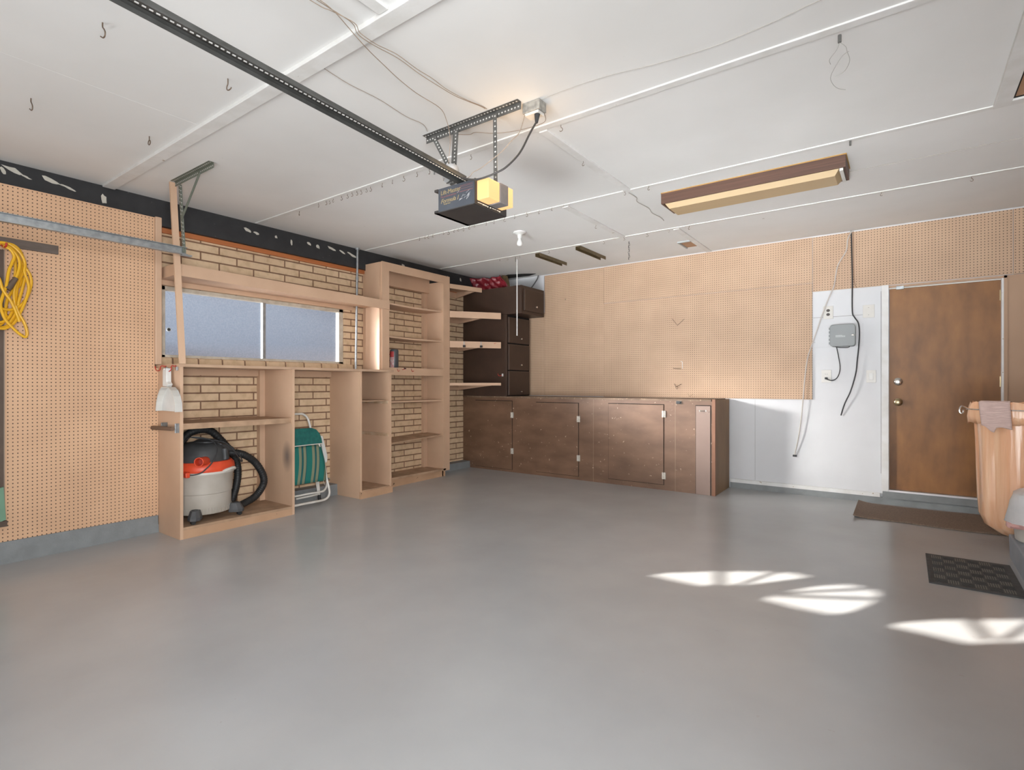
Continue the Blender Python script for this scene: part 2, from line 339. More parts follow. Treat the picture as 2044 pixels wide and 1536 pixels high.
# garage door wall behind the camera, with the sunburst lights cut into it
P1 = [(-4.124, 1.742), (-4.126, 1.783), (-4.018, 1.881), (-3.855, 1.967), (-3.789, 1.978), (-3.683, 1.973), (-3.693, 1.911), (-3.719, 1.812), (-3.785, 1.783), (-3.814, 1.744), (-3.942, 1.74)]
P2 = [(-3.484, 1.744), (-3.541, 1.808), (-3.541, 1.919), (-3.5, 1.968), (-3.385, 1.973), (-3.291, 1.941), (-3.233, 1.902), (-3.178, 1.846), (-3.138, 1.778), (-3.151, 1.742), (-3.317, 1.736)]
P3 = [(-2.935, 1.748), (-2.938, 1.788), (-2.886, 1.849), (-2.828, 1.888), (-2.716, 1.957), (-2.636, 1.992), (-2.564, 1.975), (-2.525, 1.901), (-2.534, 1.818), (-2.602, 1.768), (-2.605, 1.752), (-2.646, 1.745), (-2.787, 1.748)]
bm = bmesh.new(); edges = []
for loop in ([(-5.25, -.1), (1.4, -.1), (1.4, 2.72), (-5.25, 2.72)], P1, P2, P3):
    vs = [bm.verts.new((x, -.87, z)) for x, z in loop]
    edges += [bm.edges.new((vs[i], vs[(i+1) % len(vs)])) for i in range(len(vs))]
bmesh.ops.triangle_fill(bm, edges=edges, use_beauty=True)
me = bpy.data.meshes.new('wall_front'); bm.to_mesh(me); bm.free(); me.materials.append(white)
wf = bpy.data.objects.new('wall_front', me); S.collection.objects.link(wf); wf['kind'] = 'structure'
md = wf.modifiers.new('thick', 'SOLIDIFY'); md.thickness = .02
mun = MB()
for a, b_ in (((-4.014, 1.878), (-3.79, 1.779)), ((-3.849, 1.961), (-3.735, 1.813)), ((-3.518, 1.793), (-3.352, 1.972)),
              ((-3.493, 1.781), (-3.226, 1.888)), ((-2.807, 1.879), (-2.612, 1.786)), ((-2.675, 1.959), (-2.578, 1.805))):
    mun.tube([(a[0], -.86, a[1]), (b_[0], -.86, b_[1])], .015, 6)
struct('window_2', mun, white_p)
# curbs
cm = MB()
ys = [-.9, 0, .9, 1.815, 2.30, 2.77, 3.52, 3.56, 3.79, 3.93, 4.0, 4.5, 4.95, 5.3, 5.70, 5.71]
for i in range(len(ys)-1):
    a, c = ys[i], min(ys[i+1], 5.70)
    if a >= 5.7: break
    zt = .075 if (1.8 < a < 2.7 or 3.55 < a < 3.8) else .12 if 4.0 <= a < 4.9 else .148
    cm.hexa([(-5, a, -.1), (-4.862, a, -.1), (-4.862, c, -.1), (-5, c, -.1), (-5, a, zt), (-4.872, a, zt-.002), (-4.872, c, zt-.002), (-5, c, zt)])
struct('baseboard_left', cm, curb_m)
struct('baseboard_back', MB().box(-1.55, 1.25, 6.225, 6.26, -.1, .128), curb_m)
struct('trim_1', MB().box(-1.55, -.18, 6.222, 6.25, .128, .165), white_trim)
# ceiling battens
tn = 2
for y, xa, xb, wd, th in ((1.49, -4.9, 1.25, .08, .020), (2.66, -4.9, 1.25, .05, .008), (3.92, -4.9, 1.25, .042, .007), (5.12, -4.9, 1.25, .042, .007)):
    struct('trim_%d' % tn, MB().box(xa, xb, y-wd/2, y+wd/2, 2.72-th, 2.721), batten_m, bevel=.003); tn += 1
for x, ya, yb in ((-1.70, -.8, 1.447), (-1.735, 2.69, 3.895), (-2.32, 3.945, 5.095), (-1.78, 5.145, 6.23)):
    struct('trim_%d' % tn, MB().box(x-.028, x+.028, ya, yb, 2.708, 2.721), batten_m, bevel=.002); tn += 1
struct('trim_%d' % tn, MB().box(-3.4, -3.33, -.8, 1.447, 2.7195, 2.7205), ceil_m); tn += 1
# left wall beam, orange strip, post, head board over window
beam = MB().box(-5, -4.93, -.85, 6.24, 2.508, 2.72)
struct('trim_%d' % tn, beam, black_beam); tn += 1
pm = MB()
for y, z, l, h in ((.80, 2.645, .06, .02), (.90, 2.655, .03, .03), (.95, 2.67, .10, .022), (1.02, 2.645, .05, .01), (1.15, 2.665, .10, .020), (1.25, 2.64, .09, .010),
                   (1.47, 2.62, .035, .045), (2.58, 2.64, .06, .02), (2.66, 2.63, .05, .015), (2.86, 2.64, .03, .018), (3.02, 2.62, .02, .03), (3.22, 2.65, .05, .022), (3.32, 2.64, .04, .022),
                   (3.48, 2.655, .10, .015), (3.62, 2.645, .10, .016), (3.74, 2.64, .12, .018), (4.5, 2.66, .05, .02), (5.3, 2.64, .04, .02), (5.55, 2.65, .03, .03)):
    k = 9; poly = []
    for i in range(k):
        a = 2*math.pi*i/k; rr = R(.55, 1.1)
        poly.append((y+l*.62*rr*math.cos(a), z+h*.95*rr*math.sin(a)-.15*l*math.cos(a)))
    pm.prism(poly, 'x', -4.9295, -4.928)
pl_ = obj('peeled_paint', pm, peel); pl_['kind'] = 'stuff'; tag(pl_, 'flaked patches of old white paint along the black beam over the brick', 'paint')
struct('trim_%d' % tn, MB().box(-5, -4.975, 1.845, 5.7, 2.468, 2.508), orange_w); tn += 1
struct('trim_%d' % tn, MB().box(-5, -4.868, 1.795, 1.843, 1.365, 2.56), tan, bevel=.006); tn += 1
struct('trim_%d' % tn, MB().box(-5, -4.978, 1.845, 3.80, 2.035, 2.15), tan); tn += 1
# side window
win = bpy.data.objects.new('window_1', None); S.collection.objects.link(win); win.location = (-5.06, 2.79, 1.43); win['kind'] = 'structure'
fr = MB()
fr.box(-5.08, -5.02, WY0, WY1, 2.000, 2.034).box(-5.08, -5.02, WY0, WY1, 1.431, 1.456).box(-5.08, -5.02, WY0, 1.925, 1.43, 2.034).box(-5.08, -5.02, 3.645, WY1, 1.43, 2.034)
obj('window_frame', fr, M('aged_window_frame', (.55, .50, .42), .5, (.42, .37, .30), 14.), win, bevel=.003)
obj('mullion', MB().box(-5.068, -5.03, 2.780, 2.812, 1.456, 2.0), chrome if False else steel, win, bevel=.003)
obj('window_pane', MB().box(-5.066, -5.062, 1.92, 2.78, 1.45, 2.005), pane_m, win)
obj('window_pane', MB().box(-5.066, -5.062, 2.81, 3.65, 1.45, 2.005), pane_m, win)
obj('pane_sticker', MB().lathe((-5.053, 1.965, 1.672), [(.012, 0), (.012, .002)], 16, 'x'), black, win)  # small black dot sticker with a white ring on the pane
obj('pane_sticker_rim', MB().lathe((-5.055, 1.965, 1.672), [(.017, 0), (.017, .0015)], 16, 'x'), white_p, win)
obj('brick_sill', MB().hexa([(-5.02, 1.86, 1.36), (-4.985, 1.86, 1.36), (-4.985, 3.84, 1.36), (-5.02, 3.84, 1.36), (-5.02, 1.86, 1.435), (-4.992, 1.86, 1.425), (-4.992, 3.84, 1.425), (-5.02, 3.84, 1.435)]), brick_s, win)
# back door
dr = bpy.data.objects.new('door_1', None); S.collection.objects.link(dr); dr.location = (.288, 6.26, .2); dr['kind'] = 'structure'
obj('door_leaf', MB().box(-.108, .684, 6.262, 6.305, .208, 2.112), door_m, dr)
fj = MB().box(-.168, -.112, 6.212, 6.30, .165, 2.150).box(-.112, .69, 6.245, 6.30, 2.112, 2.124)
fj.box(.684, .700, 6.225, 6.30, .16, 2.124)
obj('door_frame', fj, white_trim, dr, bevel=.002)
obj('head_casing', MB().box(-.112, .72, 6.222, 6.262, 2.122, 2.142).box(.700, .724, 6.222, 6.262, .13, 2.142), tan_flat, dr)
obj('threshold', MB().box(-.118, .694, 6.212, 6.30, .190, .206), M('threshold_metal', (.62, .60, .60), .4, metal=.5), dr)
obj('sill', MB().box(-.16, 1.25, 6.205, 6.30, .128, .190), curb_m, dr)
for z, r in ((1.232, .036), (1.038, .036)):
    k_ = MB().lathe((-.040, 6.262, z), [(r*.2, 0), (r, 0), (r, -.008), (r*.75, -.014), (r*.45, -.016)] + ([(r*.45, -.03), (r*.8, -.045), (r*.85, -.06), (r*.5, -.068)] if z < 1.1 else [(r*.2, -.018)]), 20, 'y')
    obj('door_knob' if z < 1.1 else 'deadbolt', k_, brass if z < 1.1 else chrome, dr, smooth=True)
for z in (1.98, 1.23, .42):
    obj('door_hinge', MB().box(.676, .694, 6.252, 6.263, z-.045, z+.045).lathe((.686, 6.254, z-.048), [(.006, 0), (.006, .096)], 8), brass, dr)
obj('door_contact', MB().box(-.055, .005, 6.205, 6.225, 2.098, 2.128), steel, dr, bevel=.002)
# tan plain panel right of the door
struct('trim_%d' % tn, MB().box(.726, 1.25, 6.232, 6.25, .13, 2.145), tan_flat); tn += 1
# ================================================================== PEGBOARDS
def peg(name_label, x0, x1, y0, y1, z0, z1, mat, extra=None):
    o = obj('pegboard_panel', extra(MB().box(x0, x1, y0, y1, z0, z1)) if extra else MB().box(x0, x1, y0, y1, z0, z1), mat, origin=(x0, y0, z0)); return tag(o, name_label, 'pegboard')
p_left = peg('tall tan pegboard covering the left wall in front of the shelving', -4.892, -4.88, -.85, 1.793, .138, 2.552, peg_l, lambda m: m.box(-4.892, -4.88, 1.793, 1.8195, .138, 1.338))
obj('backing_stud', MB().box(-4.998, -4.893, 1.755, 1.793, .15, 2.50), tan, p_left)
obj('painted_bottom_edge', MB().box(-4.8799, -4.8785, -.85, 1.819, .1375, .147), curb_m, p_left)
peg('full height tan pegboard beside the small upper cabinet', -3.998, -3.10, 6.240, 6.2495, 1.056, 2.705, peg_b)
peg('narrow tan pegboard strip behind the brown drawer tower', -4.40, -4.002, 6.242, 6.2495, 1.056, 2.2, peg_b)
peg('long tan pegboard along the ceiling of the back wall', -3.097, -.752, 6.240, 6.2495, 2.245, 2.708, peg_b)
peg('large tan pegboard above the brown workbench', -3.097, -.752, 6.230, 6.248, 1.052, 2.240, peg_b)
peg('tan pegboard strip over the white wall and the door', -.748, .758, 6.238, 6.2495, 2.152, 2.705, peg_b)
peg('tan pegboard at the right end above the plain tan panel', .762, 1.25, 6.234, 6.25, 2.15, 2.705, peg_b)
tag(obj('painted_board', MB().box(-4.86, -4.003, 6.235, 6.25, 2.2, 2.70), white), 'white board on the back wall over the brown cabinets', 'panel')
# white wall seams
tag(obj('wall_panel', MB().box(-.745, -.318, 6.238, 6.25, 1.580, 1.805), white), 'white backing board behind the grey control box', 'panel')
struct('trim_%d' % tn, MB().box(-.745, -.27, 6.2492, 6.2505, 1.884, 1.887).box(-1.30, -1.298, 6.2492, 6.2505, .17, 1.04).box(-.1745, -.1715, 6.2492, 6.2505, .35, 2.10), M('dark_seam_line', (.16, .15, .14), .9)); tn += 1  # thin dark lines along the wall seams
# ================================================================== SHELVING, LEFT WALL
cx = thing('shelf_cabinet', 'long tan open-front cabinet with a thin top, standing under the window', 'cabinet', (-4.74, 2.3, fz(2.3)))
XF = -4.48
def panel(x0, x1, y0, y1, z0, z1, name, mat, par, **k): return obj(name, MB().box(x0, x1, y0, y1, z0, z1), mat, par, **k)
panel(-4.878, XF, 1.820, 1.842, -.01, 1.340, 'side_panel', tan, cx)
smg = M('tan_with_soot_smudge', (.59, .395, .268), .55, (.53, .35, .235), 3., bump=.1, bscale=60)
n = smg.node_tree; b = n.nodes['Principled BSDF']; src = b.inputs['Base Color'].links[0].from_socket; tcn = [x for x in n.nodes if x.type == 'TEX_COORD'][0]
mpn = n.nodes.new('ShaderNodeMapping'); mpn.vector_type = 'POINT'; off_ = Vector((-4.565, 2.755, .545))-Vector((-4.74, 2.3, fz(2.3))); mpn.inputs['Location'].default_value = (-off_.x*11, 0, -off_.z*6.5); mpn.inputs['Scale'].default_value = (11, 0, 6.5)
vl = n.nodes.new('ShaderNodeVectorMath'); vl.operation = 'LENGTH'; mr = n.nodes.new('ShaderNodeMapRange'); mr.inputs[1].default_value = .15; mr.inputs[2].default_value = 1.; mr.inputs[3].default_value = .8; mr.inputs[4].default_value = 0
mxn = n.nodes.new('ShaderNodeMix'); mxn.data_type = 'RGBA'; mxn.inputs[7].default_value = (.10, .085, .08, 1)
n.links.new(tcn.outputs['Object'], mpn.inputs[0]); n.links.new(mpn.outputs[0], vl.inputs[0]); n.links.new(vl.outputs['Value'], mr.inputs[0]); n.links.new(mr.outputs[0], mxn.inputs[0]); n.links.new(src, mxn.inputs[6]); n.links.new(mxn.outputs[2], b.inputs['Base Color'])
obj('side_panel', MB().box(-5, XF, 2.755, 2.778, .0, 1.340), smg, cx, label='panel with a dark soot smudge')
obj('divider_post', MB().box(-5, -4.945, 2.705, 2.755, .10, 1.34), tan, cx)
panel(-5, XF-.0, 1.842, 2.755, .078, .100, 'bottom_shelf', tan_dusty, cx)
panel(-4.995, XF-.02, 1.842, 2.755, .855, .900, 'middle_shelf', tan_dusty, cx)
panel(XF-.02, XF, 1.842, 2.755, -.01, .078, 'kick_board', tan_worn, cx)
panel(-5, -4.975, 1.842, 2.705, 1.285, 1.34, 'back_rail', tan, cx)
obj('side_panel', MB().box(-5, XF-.01, 3.515, 3.537, .0, 1.340), tan, cx)
obj('side_panel', MB().box(-5, XF-.01, 3.905, 3.93, .02, 1.340), tan, cx)
panel(-5, -4.975, 2.778, 3.515, 1.285, 1.34, 'back_rail', tan, cx)
panel(-5, XF-.01, 3.537, 3.905, .095, .115, 'bottom_shelf', tan_dusty, cx)
panel(XF-.02, XF+.0, 3.513, 3.94, .02, .105, 'kick_board', tan_worn, cx)
panel(-4.98, XF-.03, 3.537, 3.87, 1.028, 1.038, 'small_shelf', tan_dusty, cx)
for z in (.995, .645):
    obj('cleat', MB().box(-4.95, XF-.03, 3.892, 3.905, z, z+.033), M('worn_cleat', (.55, .42, .30), .7, (.42, .28, .17), 12.), cx)
obj('divider_post', MB().box(-5, -4.96, 3.865, 3.905, .11, 1.34), tan, cx)
panel(-5, XF+.012, 1.806, 3.945, 1.340, 1.362, 'counter_top', M('tan_counter_top', (.50, .34, .23), .4, (.42, .28, .19), 6., spec=.6), cx)
obj('round_knob', MB().lathe((-4.56, 3.93, 1.285), [(.016, 0), (.016, .012), (.010, .02)], 12, 'y'), black, cx, label='small black knob')
# tall shelf
tl_ = thing('tall_shelf', 'tall tan bookcase with six shelves, right of the window', 'shelf', (-4.83, 4.48, fz(4.48)))
XT = -4.67
panel(-4.928, XT-.02, 3.932, 3.955, 1.364, 2.565, 'side_panel', tan, tl_)
panel(-5, XT-.02, 3.955, 3.975, .03, 2.505, 'side_panel', tan, tl_)
panel(XT-.02, XT, 3.955, 4.056, 1.364, 2.575, 'front_stile', tan, tl_)
panel(-5, XT-.02, 4.935, 4.955, .03, 2.50, 'side_panel', tan, tl_)
panel(XT-.02, XT, 4.935, 5.05, .12, 2.575, 'front_stile', tan, tl_)
panel(XT-.02, XT, 4.056, 4.935, 2.482, 2.575, 'top_rail', tan, tl_)
panel(-4.928, XT-.02, 3.955, 4.955, 2.552, 2.572, 'top_board', tan, tl_)
panel(-5, -4.96, 4.875, 4.935, .14, 2.50, 'back_post', tan, tl_)
panel(-4.99, -4.915, 3.975, 4.935, 2.375, 2.552, 'back_rail', tan, tl_)
for z, sag in ((2.128, .012), (1.753, .010), (1.008, 0)):
    m_ = MB(); N = 10
    for i in range(N):
        a, c = 3.975+.96*i/N, 3.975+.96*(i+1)/N
        za, zb = (z-sag*4*((i/N)*(1-i/N)) for i in (i, i+1)) if False else (z-sag*4*(i/N)*(1-i/N), z-sag*4*((i+1)/N)*(1-(i+1)/N))
        m_.hexa([(-4.99, a, za-.011), (XT-.022, a, za-.011), (XT-.022, c, zb-.011), (-4.99, c, zb-.011), (-4.99, a, za+.008), (XT-.022, a, za+.008), (XT-.022, c, zb+.008), (-4.99, c, zb+.008)])
    obj('shelf_board', m_, tan, tl_)
panel(-4.99, XT-.02, 3.975, 4.935, 1.378, 1.392, 'shelf_board', tan_dusty, tl_)
panel(XT-.02, XT+.0, 4.056, 4.935, 1.312, 1.398, 'shelf_lip', tan, tl_)
obj('shelf_board', MB().hexa([(-4.99, 3.98, .545), (-4.70, 3.98, .520), (-4.69, 4.934, .565), (-4.99, 4.934, .575), (-4.99, 3.98, .560), (-4.70, 3.98, .535), (-4.69, 4.934, .582), (-4.99, 4.934, .592)]), tan_dusty, tl_)
panel(-5, XT+.0, 3.975, 4.98, .125, .148, 'bottom_shelf', tan_dusty, tl_)
panel(XT-.05, XT-.02, 3.975, 4.99, .02, .125, 'kick_board', tan_worn, tl_)
for z0, z1 in ((.60, 1.0), (1.41, 1.74), (.15, .54)):
    pass
obj('wood_strip', MB().box(-4.998, -4.985, 4.16, 4.235, .150, .545), bare_wood, tl_, label='bare pine strip')
obj('wood_strip', MB().box(-4.998, -4.985, 4.16, 4.235, .595, .997), bare_wood, tl_, label='bare pine strip')
obj('wood_strip', MB().box(-4.998, -4.985, 4.15, 4.225, 1.395, 1.74), bare_wood, tl_, label='bare pine strip')
# flared shelves between the bookcase and the brown cabinet
sh = [('topmost of the four tan wall shelves between bookcase and brown cabinet', 2.492, .057, -4.55, 5.55, .016), ('second tan wall shelf from the ceiling, with a deep plain lip, beside the bookcase', 2.145, .082, -4.267, 5.6, .02),
      ('third tan wall shelf down with two black clips on its lip', 1.762, .082, -4.267, 5.6, .02), ('lowest and thinnest of the four tan wall shelves beside the bookcase', 1.228, .035, -4.267, 5.6, .02)]
corner = []
for lab, z, lip, xe, ye, th in sh:
    t = thing('wall_shelf', lab, 'shelf', (-4.8, 5.3, z-.1), 'tan corner shelves')
    obj('shelf_board', MB().prism([(-5, 5.055), (XT-.012, 5.055), (xe-.012, ye), (-5, ye)], 'z', z-.018, z-.001), tan, t)
    dx, dy = xe-XT, ye-5.055; l_ = math.hypot(dx, dy); nx, ny = dy/l_*.018, -dx/l_*.018
    obj('shelf_lip', MB().hexa([(XT, 5.055, z-lip), (XT-nx, 5.055, z-lip), (xe-nx, ye, z-lip), (xe, ye, z-lip), (XT, 5.055, z), (XT-nx, 5.055, z), (xe-nx, ye, z), (xe, ye, z)]), tan, t)
    obj('end_cleat', MB().hexa([(-5, ye-.03, z-.10), (-5, ye-.005, z-.10), (xe-.03, ye-.005, z-.022), (xe-.03, ye-.03, z-.022), (-5, ye-.03, z-.018), (-5, ye-.005, z-.018), (xe-.03, ye-.005, z-.018), (xe-.03, ye-.03, z-.018)]), tan, t)
    obj('back_cleat', MB().box(-5, -4.982, 5.055, ye, z-.095, z-.018), tan, t)
    corner.append((t, z, xe, ye))
def lip_pt(s_, out=.0): # point along the diagonal lip front
    x0, y0, x1, y1 = XT, 5.055, -4.267, 5.6; dx, dy = x1-x0, y1-y0; l_ = math.hypot(dx, dy)
    return x0+dx*s_+dy/l_*out, y0+dy*s_-dx/l_*out
for s_, lab in ((.27, 'black spring clip on the third wall shelf lip, nearer the bookcase'), (.60, 'black spring clip on the third wall shelf lip, nearer the brown cabinet')):
    x, y = lip_pt(s_, .004); t = thing('spring_clip', lab, 'clip', (x, y, 1.68), 'black clips on the shelf lip')
    obj('strip', MB().tube([(x, y, 1.76), (x+.002, y-.002, 1.70)], .005, 6), steel, t)
    x2, y2 = lip_pt(s_+.0, .012)
    obj('jaw', MB().box(x2-.018, x2+.018, y2-.008, y2+.01, 1.685, 1.712), black, t, bevel=.003)
# valance trough over the window
va = thing('window_shelf', 'long tan trough shelf running over the top of the window', 'shelf', (-4.82, 2.9, 2.05))
obj('front_board', MB().hexa([(-4.668, 1.875, 2.070), (-4.650, 1.875, 2.070), (-4.650, 4.045, 2.045), (-4.668, 4.045, 2.045), (-4.668, 1.875, 2.165), (-4.650, 1.875, 2.165), (-4.650, 4.045, 2.140), (-4.668, 4.045, 2.140)]), tan, va)
obj('end_board', MB().box(-5, -4.668, 1.862, 1.880, 2.075, 2.165), tan, va)
obj('shelf_board', MB().box(-4.975, -4.668, 1.880, 3.93, 2.075, 2.092), tan, va)
# vertical stick, conduit
tag(obj('wood_stick', MB().hexa([(-4.468, 1.806, 1.363), (-4.452, 1.806, 1.363), (-4.452, 1.850, 1.363), (-4.468, 1.850, 1.363), (-4.435, 1.725, 2.718), (-4.418, 1.725, 2.718), (-4.418, 1.769, 2.718), (-4.435, 1.769, 2.718)]), tan), 'thin tan stick leaning upright from the counter to the ceiling', 'stick')
cd = thing('conduit_pipe', 'slim metal conduit pipe running down beside the window', 'pipe', (-4.9, 3.79, 1.364))
obj('pipe', MB().tube([(-4.90, 3.80, 2.71), (-4.93, 3.80, 1.364)], .0125, 10, smooth=False), steel, cd)
obj('coupling', MB().lathe((-4.90, 3.80, 2.700), [(.024, 0), (.024, .02)], 12), steel, cd)
obj('coupling', MB().tube([(-4.907, 3.80, 2.40), (-4.908, 3.80, 2.36)], .017, 10, smooth=False), steel, cd)
# ================================================================== BROWN CABINETS
YB = 5.68
bc = thing('workbench', 'long low brown cabinet bench with scuffed doors under the pegboard', 'cabinet', (-3.2, 5.95, fz(5.95)))
FR = fz(YB)
obj('body', MB().box(-4.995, -1.585, YB, YB+.02, .030, 1.030).box(-4.995, -1.585, YB+.02, 6.225, .05, .06), brown_b, bc)
obj('bench_top', MB().box(-4.24, -1.60, YB-.004, 6.225, 1.030, 1.050).box(-4.995, -4.24, YB-.004, YB+.02, 1.030, 1.050), bench_top, bc)
obj('end_panel', MB().box(-1.585, -1.560, YB+.02, 6.222, .03, 1.044), plywood, bc, label='unpainted plywood end panel')
obj('corner_strip', MB().box(-1.590, -1.558, YB-.012, YB+.02, .04, 1.052), bench_edge, bc, label='bare orange-brown corner strip')
gap = M('door_gap', (.008, .006, .005), .9)
doors = [(-4.770, -4.140, .088, .995), (-3.766, -3.152, .100, .985), (-2.762, -2.100, .115, .990), (-1.760, -1.604, .055, .988)]
for i, (x0, x1, z0, z1) in enumerate(doors):
    d_ = obj('door', MB().box(x0+.004, x1-.004, YB-.010, YB-.001, z0+.004, z1-.006), brown_l if i == 3 else brown_b, bc, bevel=.0015, label='paler narrow door' if i == 3 else None)
    obj('door_gap', MB().box(x0-.001, x1+.001, YB-.002, YB-.0002, z0-.001, z1+.001), gap, bc)
    if i < 3:
        for z in ((.806, .335), (.791, .321), (.885, .215))[i]:
            obj('hinge', MB().box(x1-.020, x1-.003, YB-.0135, YB-.010, z-.036, z+.036).box(x1+.003, x1+.020, YB-.0135, YB-.0, z-.036, z+.036)
                .lathe((x1, YB-.014, z-.034), [(.006, 0), (.006, .068)], 8), M('pale_hinge', (.62, .58, .52), .5, (.4, .36, .3), 60.), d_)
    else:
        obj('door_handle', MB().tube([(-1.713, YB-.010, .930), (-1.706, YB-.028, .930), (-1.685, YB-.034, .932), (-1.662, YB-.028, .932), (-1.655, YB-.010, .932)], .005, 8)
            .lathe((-1.713, YB-.010, .930), [(.010, 0), (.008, -.003)], 10, 'y').lathe((-1.655, YB-.010, .932), [(.010, 0), (.008, -.003)], 10, 'y'), chrome, d_, smooth=True)
for x in (-2.958, -1.978): obj('panel_seam', MB().box(x, x+.003, YB-.0008, YB, .05, 1.03), M('pale_seam', (.33, .23, .16), .6), bc)
bo = thing('bottle_opener', 'small dark bottle opener screwed on the bench front near the top', 'opener', (-1.936, YB-.01, 1.0))
obj('plate', MB().box(-1.965, -1.91, YB-.006, YB-.001, .998, 1.03), steel_d, bo)
obj('mouth', MB().box(-1.960, -1.915, YB-.022, YB-.006, 1.0, 1.026), black, bo, bevel=.004)
# drawer tower
tw = thing('drawer_tower', 'dark brown tower with three drawers standing on the bench in the corner', 'cabinet', (-4.6, 5.95, 1.05))
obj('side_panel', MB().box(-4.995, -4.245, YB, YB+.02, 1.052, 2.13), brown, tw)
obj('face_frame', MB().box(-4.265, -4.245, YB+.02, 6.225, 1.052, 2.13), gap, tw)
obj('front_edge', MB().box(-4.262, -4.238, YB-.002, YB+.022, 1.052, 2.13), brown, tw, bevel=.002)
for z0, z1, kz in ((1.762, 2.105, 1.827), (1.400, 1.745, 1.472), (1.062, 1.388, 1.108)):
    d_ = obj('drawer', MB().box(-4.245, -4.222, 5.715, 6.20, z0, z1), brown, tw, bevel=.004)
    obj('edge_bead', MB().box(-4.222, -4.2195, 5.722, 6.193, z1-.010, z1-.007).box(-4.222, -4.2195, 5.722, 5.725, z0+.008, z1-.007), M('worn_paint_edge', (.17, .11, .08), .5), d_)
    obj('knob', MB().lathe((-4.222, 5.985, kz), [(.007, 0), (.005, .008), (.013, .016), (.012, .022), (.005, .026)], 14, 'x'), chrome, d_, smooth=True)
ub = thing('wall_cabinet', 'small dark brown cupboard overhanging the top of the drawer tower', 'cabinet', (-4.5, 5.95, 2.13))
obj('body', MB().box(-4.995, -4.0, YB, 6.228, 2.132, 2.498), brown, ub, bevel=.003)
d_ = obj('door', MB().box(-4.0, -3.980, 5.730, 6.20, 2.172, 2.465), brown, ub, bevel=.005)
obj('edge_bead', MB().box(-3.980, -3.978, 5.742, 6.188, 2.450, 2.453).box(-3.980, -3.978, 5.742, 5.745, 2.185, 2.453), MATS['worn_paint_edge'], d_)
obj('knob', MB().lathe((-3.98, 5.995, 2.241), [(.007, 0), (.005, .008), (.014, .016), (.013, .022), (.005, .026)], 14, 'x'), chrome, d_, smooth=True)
# red sheet hanging from the ceiling corner, hole, insulation
rb = MB(); N, K = 22, 9
for j in range(K+1):
    for i in range(N+1):
        u, v = i/N, j/K
        x = -4.93+.50*u+.07*v*u; y = 5.74+.30*math.sin(u*2.6)*(.5)+.02*math.sin(17*u+5*v)+.015*math.sin(31*u-7*v)
        z = 2.70-(.19-.02*math.sin(5*u))*v+.006*math.sin(23*u+9*v)
        rb.v.append((x, y+.10*v, z))
for j in range(K):
    for i in range(N): a = j*(N+1)+i; rb.f.append((a, a+1, a+N+2, a+N+1))
rbo = obj('plastic_sheet', rb, red_bag, smooth=True); md = rbo.modifiers.new('thick', 'SOLIDIFY'); md.thickness = .004
tag(rbo, 'crumpled dark red plastic sheet bulging from the ceiling corner above the brown cupboard', 'plastic sheet')
hm = MB().prism([(-4.55, 6.0), (-4.40, 5.93), (-4.18, 6.02), (-4.05, 6.10), (-4.20, 6.16), (-4.42, 6.14), (-4.58, 6.12)], 'z', 2.7150, 2.7202)
struct('trim_%d' % tn, hm, void_m); tn += 1
im = MB().tube([(-4.50, 5.98, 2.715), (-4.45, 5.97, 2.60), (-4.42, 5.96, 2.50)], lambda t: .05-.015*t, 8)
tag(obj('insulation_wad', im, insul, smooth=True), 'brown fibrous wad hanging beside the red plastic sheet', 'insulation')
tag(obj('cable', MB().tube([(-4.075, 6.20, 2.715), (-4.09, 6.19, 2.66), (-4.14, 6.17, 2.58), (-4.20, 6.15, 2.503)], .008, 8), M('grey_cable', (.12, .12, .12), .6), smooth=True), 'short dark cable from ceiling to the top of the brown cupboard', 'cable')
# ================================================================== SMALL THINGS ON THE SHELVING
can = thing('canister', 'dark grey cylindrical canister standing on the bookcase shelf', 'canister', (-4.755, 4.205, 1.392))
obj('body', MB().lathe((-4.755, 4.205, 1.392), [(.044, 0), (.048, .006), (.048, .205), (.042, .218), (.02, .222)], 24), M('dark_grey_plastic', (.065, .068, .075), .38), can, smooth=True)
obj('label', MB().lathe((-4.757, 4.2005, 1.394), [(.0465, .0), (.0465, .125)], 24), M('white_red_label', (.62, .55, .53), .5, (.5, .2, .2), 30.), can)
obj('label_top', MB().lathe((-4.757, 4.2005, 1.520), [(.0465, .0), (.0465, .065)], 24), M('red_label', (.45, .05, .05), .5), can)
def jhook(name_lab, x, y, z, grp, flip=1, mat=red_v):
    t = thing('j_hook', name_lab, 'hook', (x, y, z), grp)
    obj('hook_wire', MB().tube([(x, y, z), (x+.006, y, z-.012), (x+.014, y+.001, z-.026), (x+.024, y+.004*flip, z-.028), (x+.028, y+.012*flip, z-.018)], .0028, 8), mat, t, smooth=True)
    obj('screw_base', MB().lathe((x-.001, y, z+.002), [(.005, 0), (.005, .006)], 8, 'x'), steel, t); return t
jhook('red vinyl J hook on the bookcase lip, nearest the window', XT+.001, 4.171, 1.385, 'red hooks on the bookcase lip')
jhook('red vinyl J hook on the bookcase lip, farthest from the window', XT+.001, 4.390, 1.385, 'red hooks on the bookcase lip')
t = thing('side_hook', 'sideways red hook between the two red J hooks on the bookcase lip', 'hook', (XT, 4.28, 1.385))
obj('hook_wire', MB().tube([(XT, 4.285, 1.386), (XT+.014, 4.275, 1.384), (XT+.02, 4.25, 1.378), (XT+.012, 4.235, 1.376)], .0028, 8), red_v, t, smooth=True)
obj('screw_base', MB().box(XT, XT+.010, 4.275, 4.30, 1.384, 1.398), black, t)
x, y = -4.30, YB
t = thing('j_hook', 'red hook with white base on the brown drawer tower side', 'hook', (x, y-.01, 1.33))
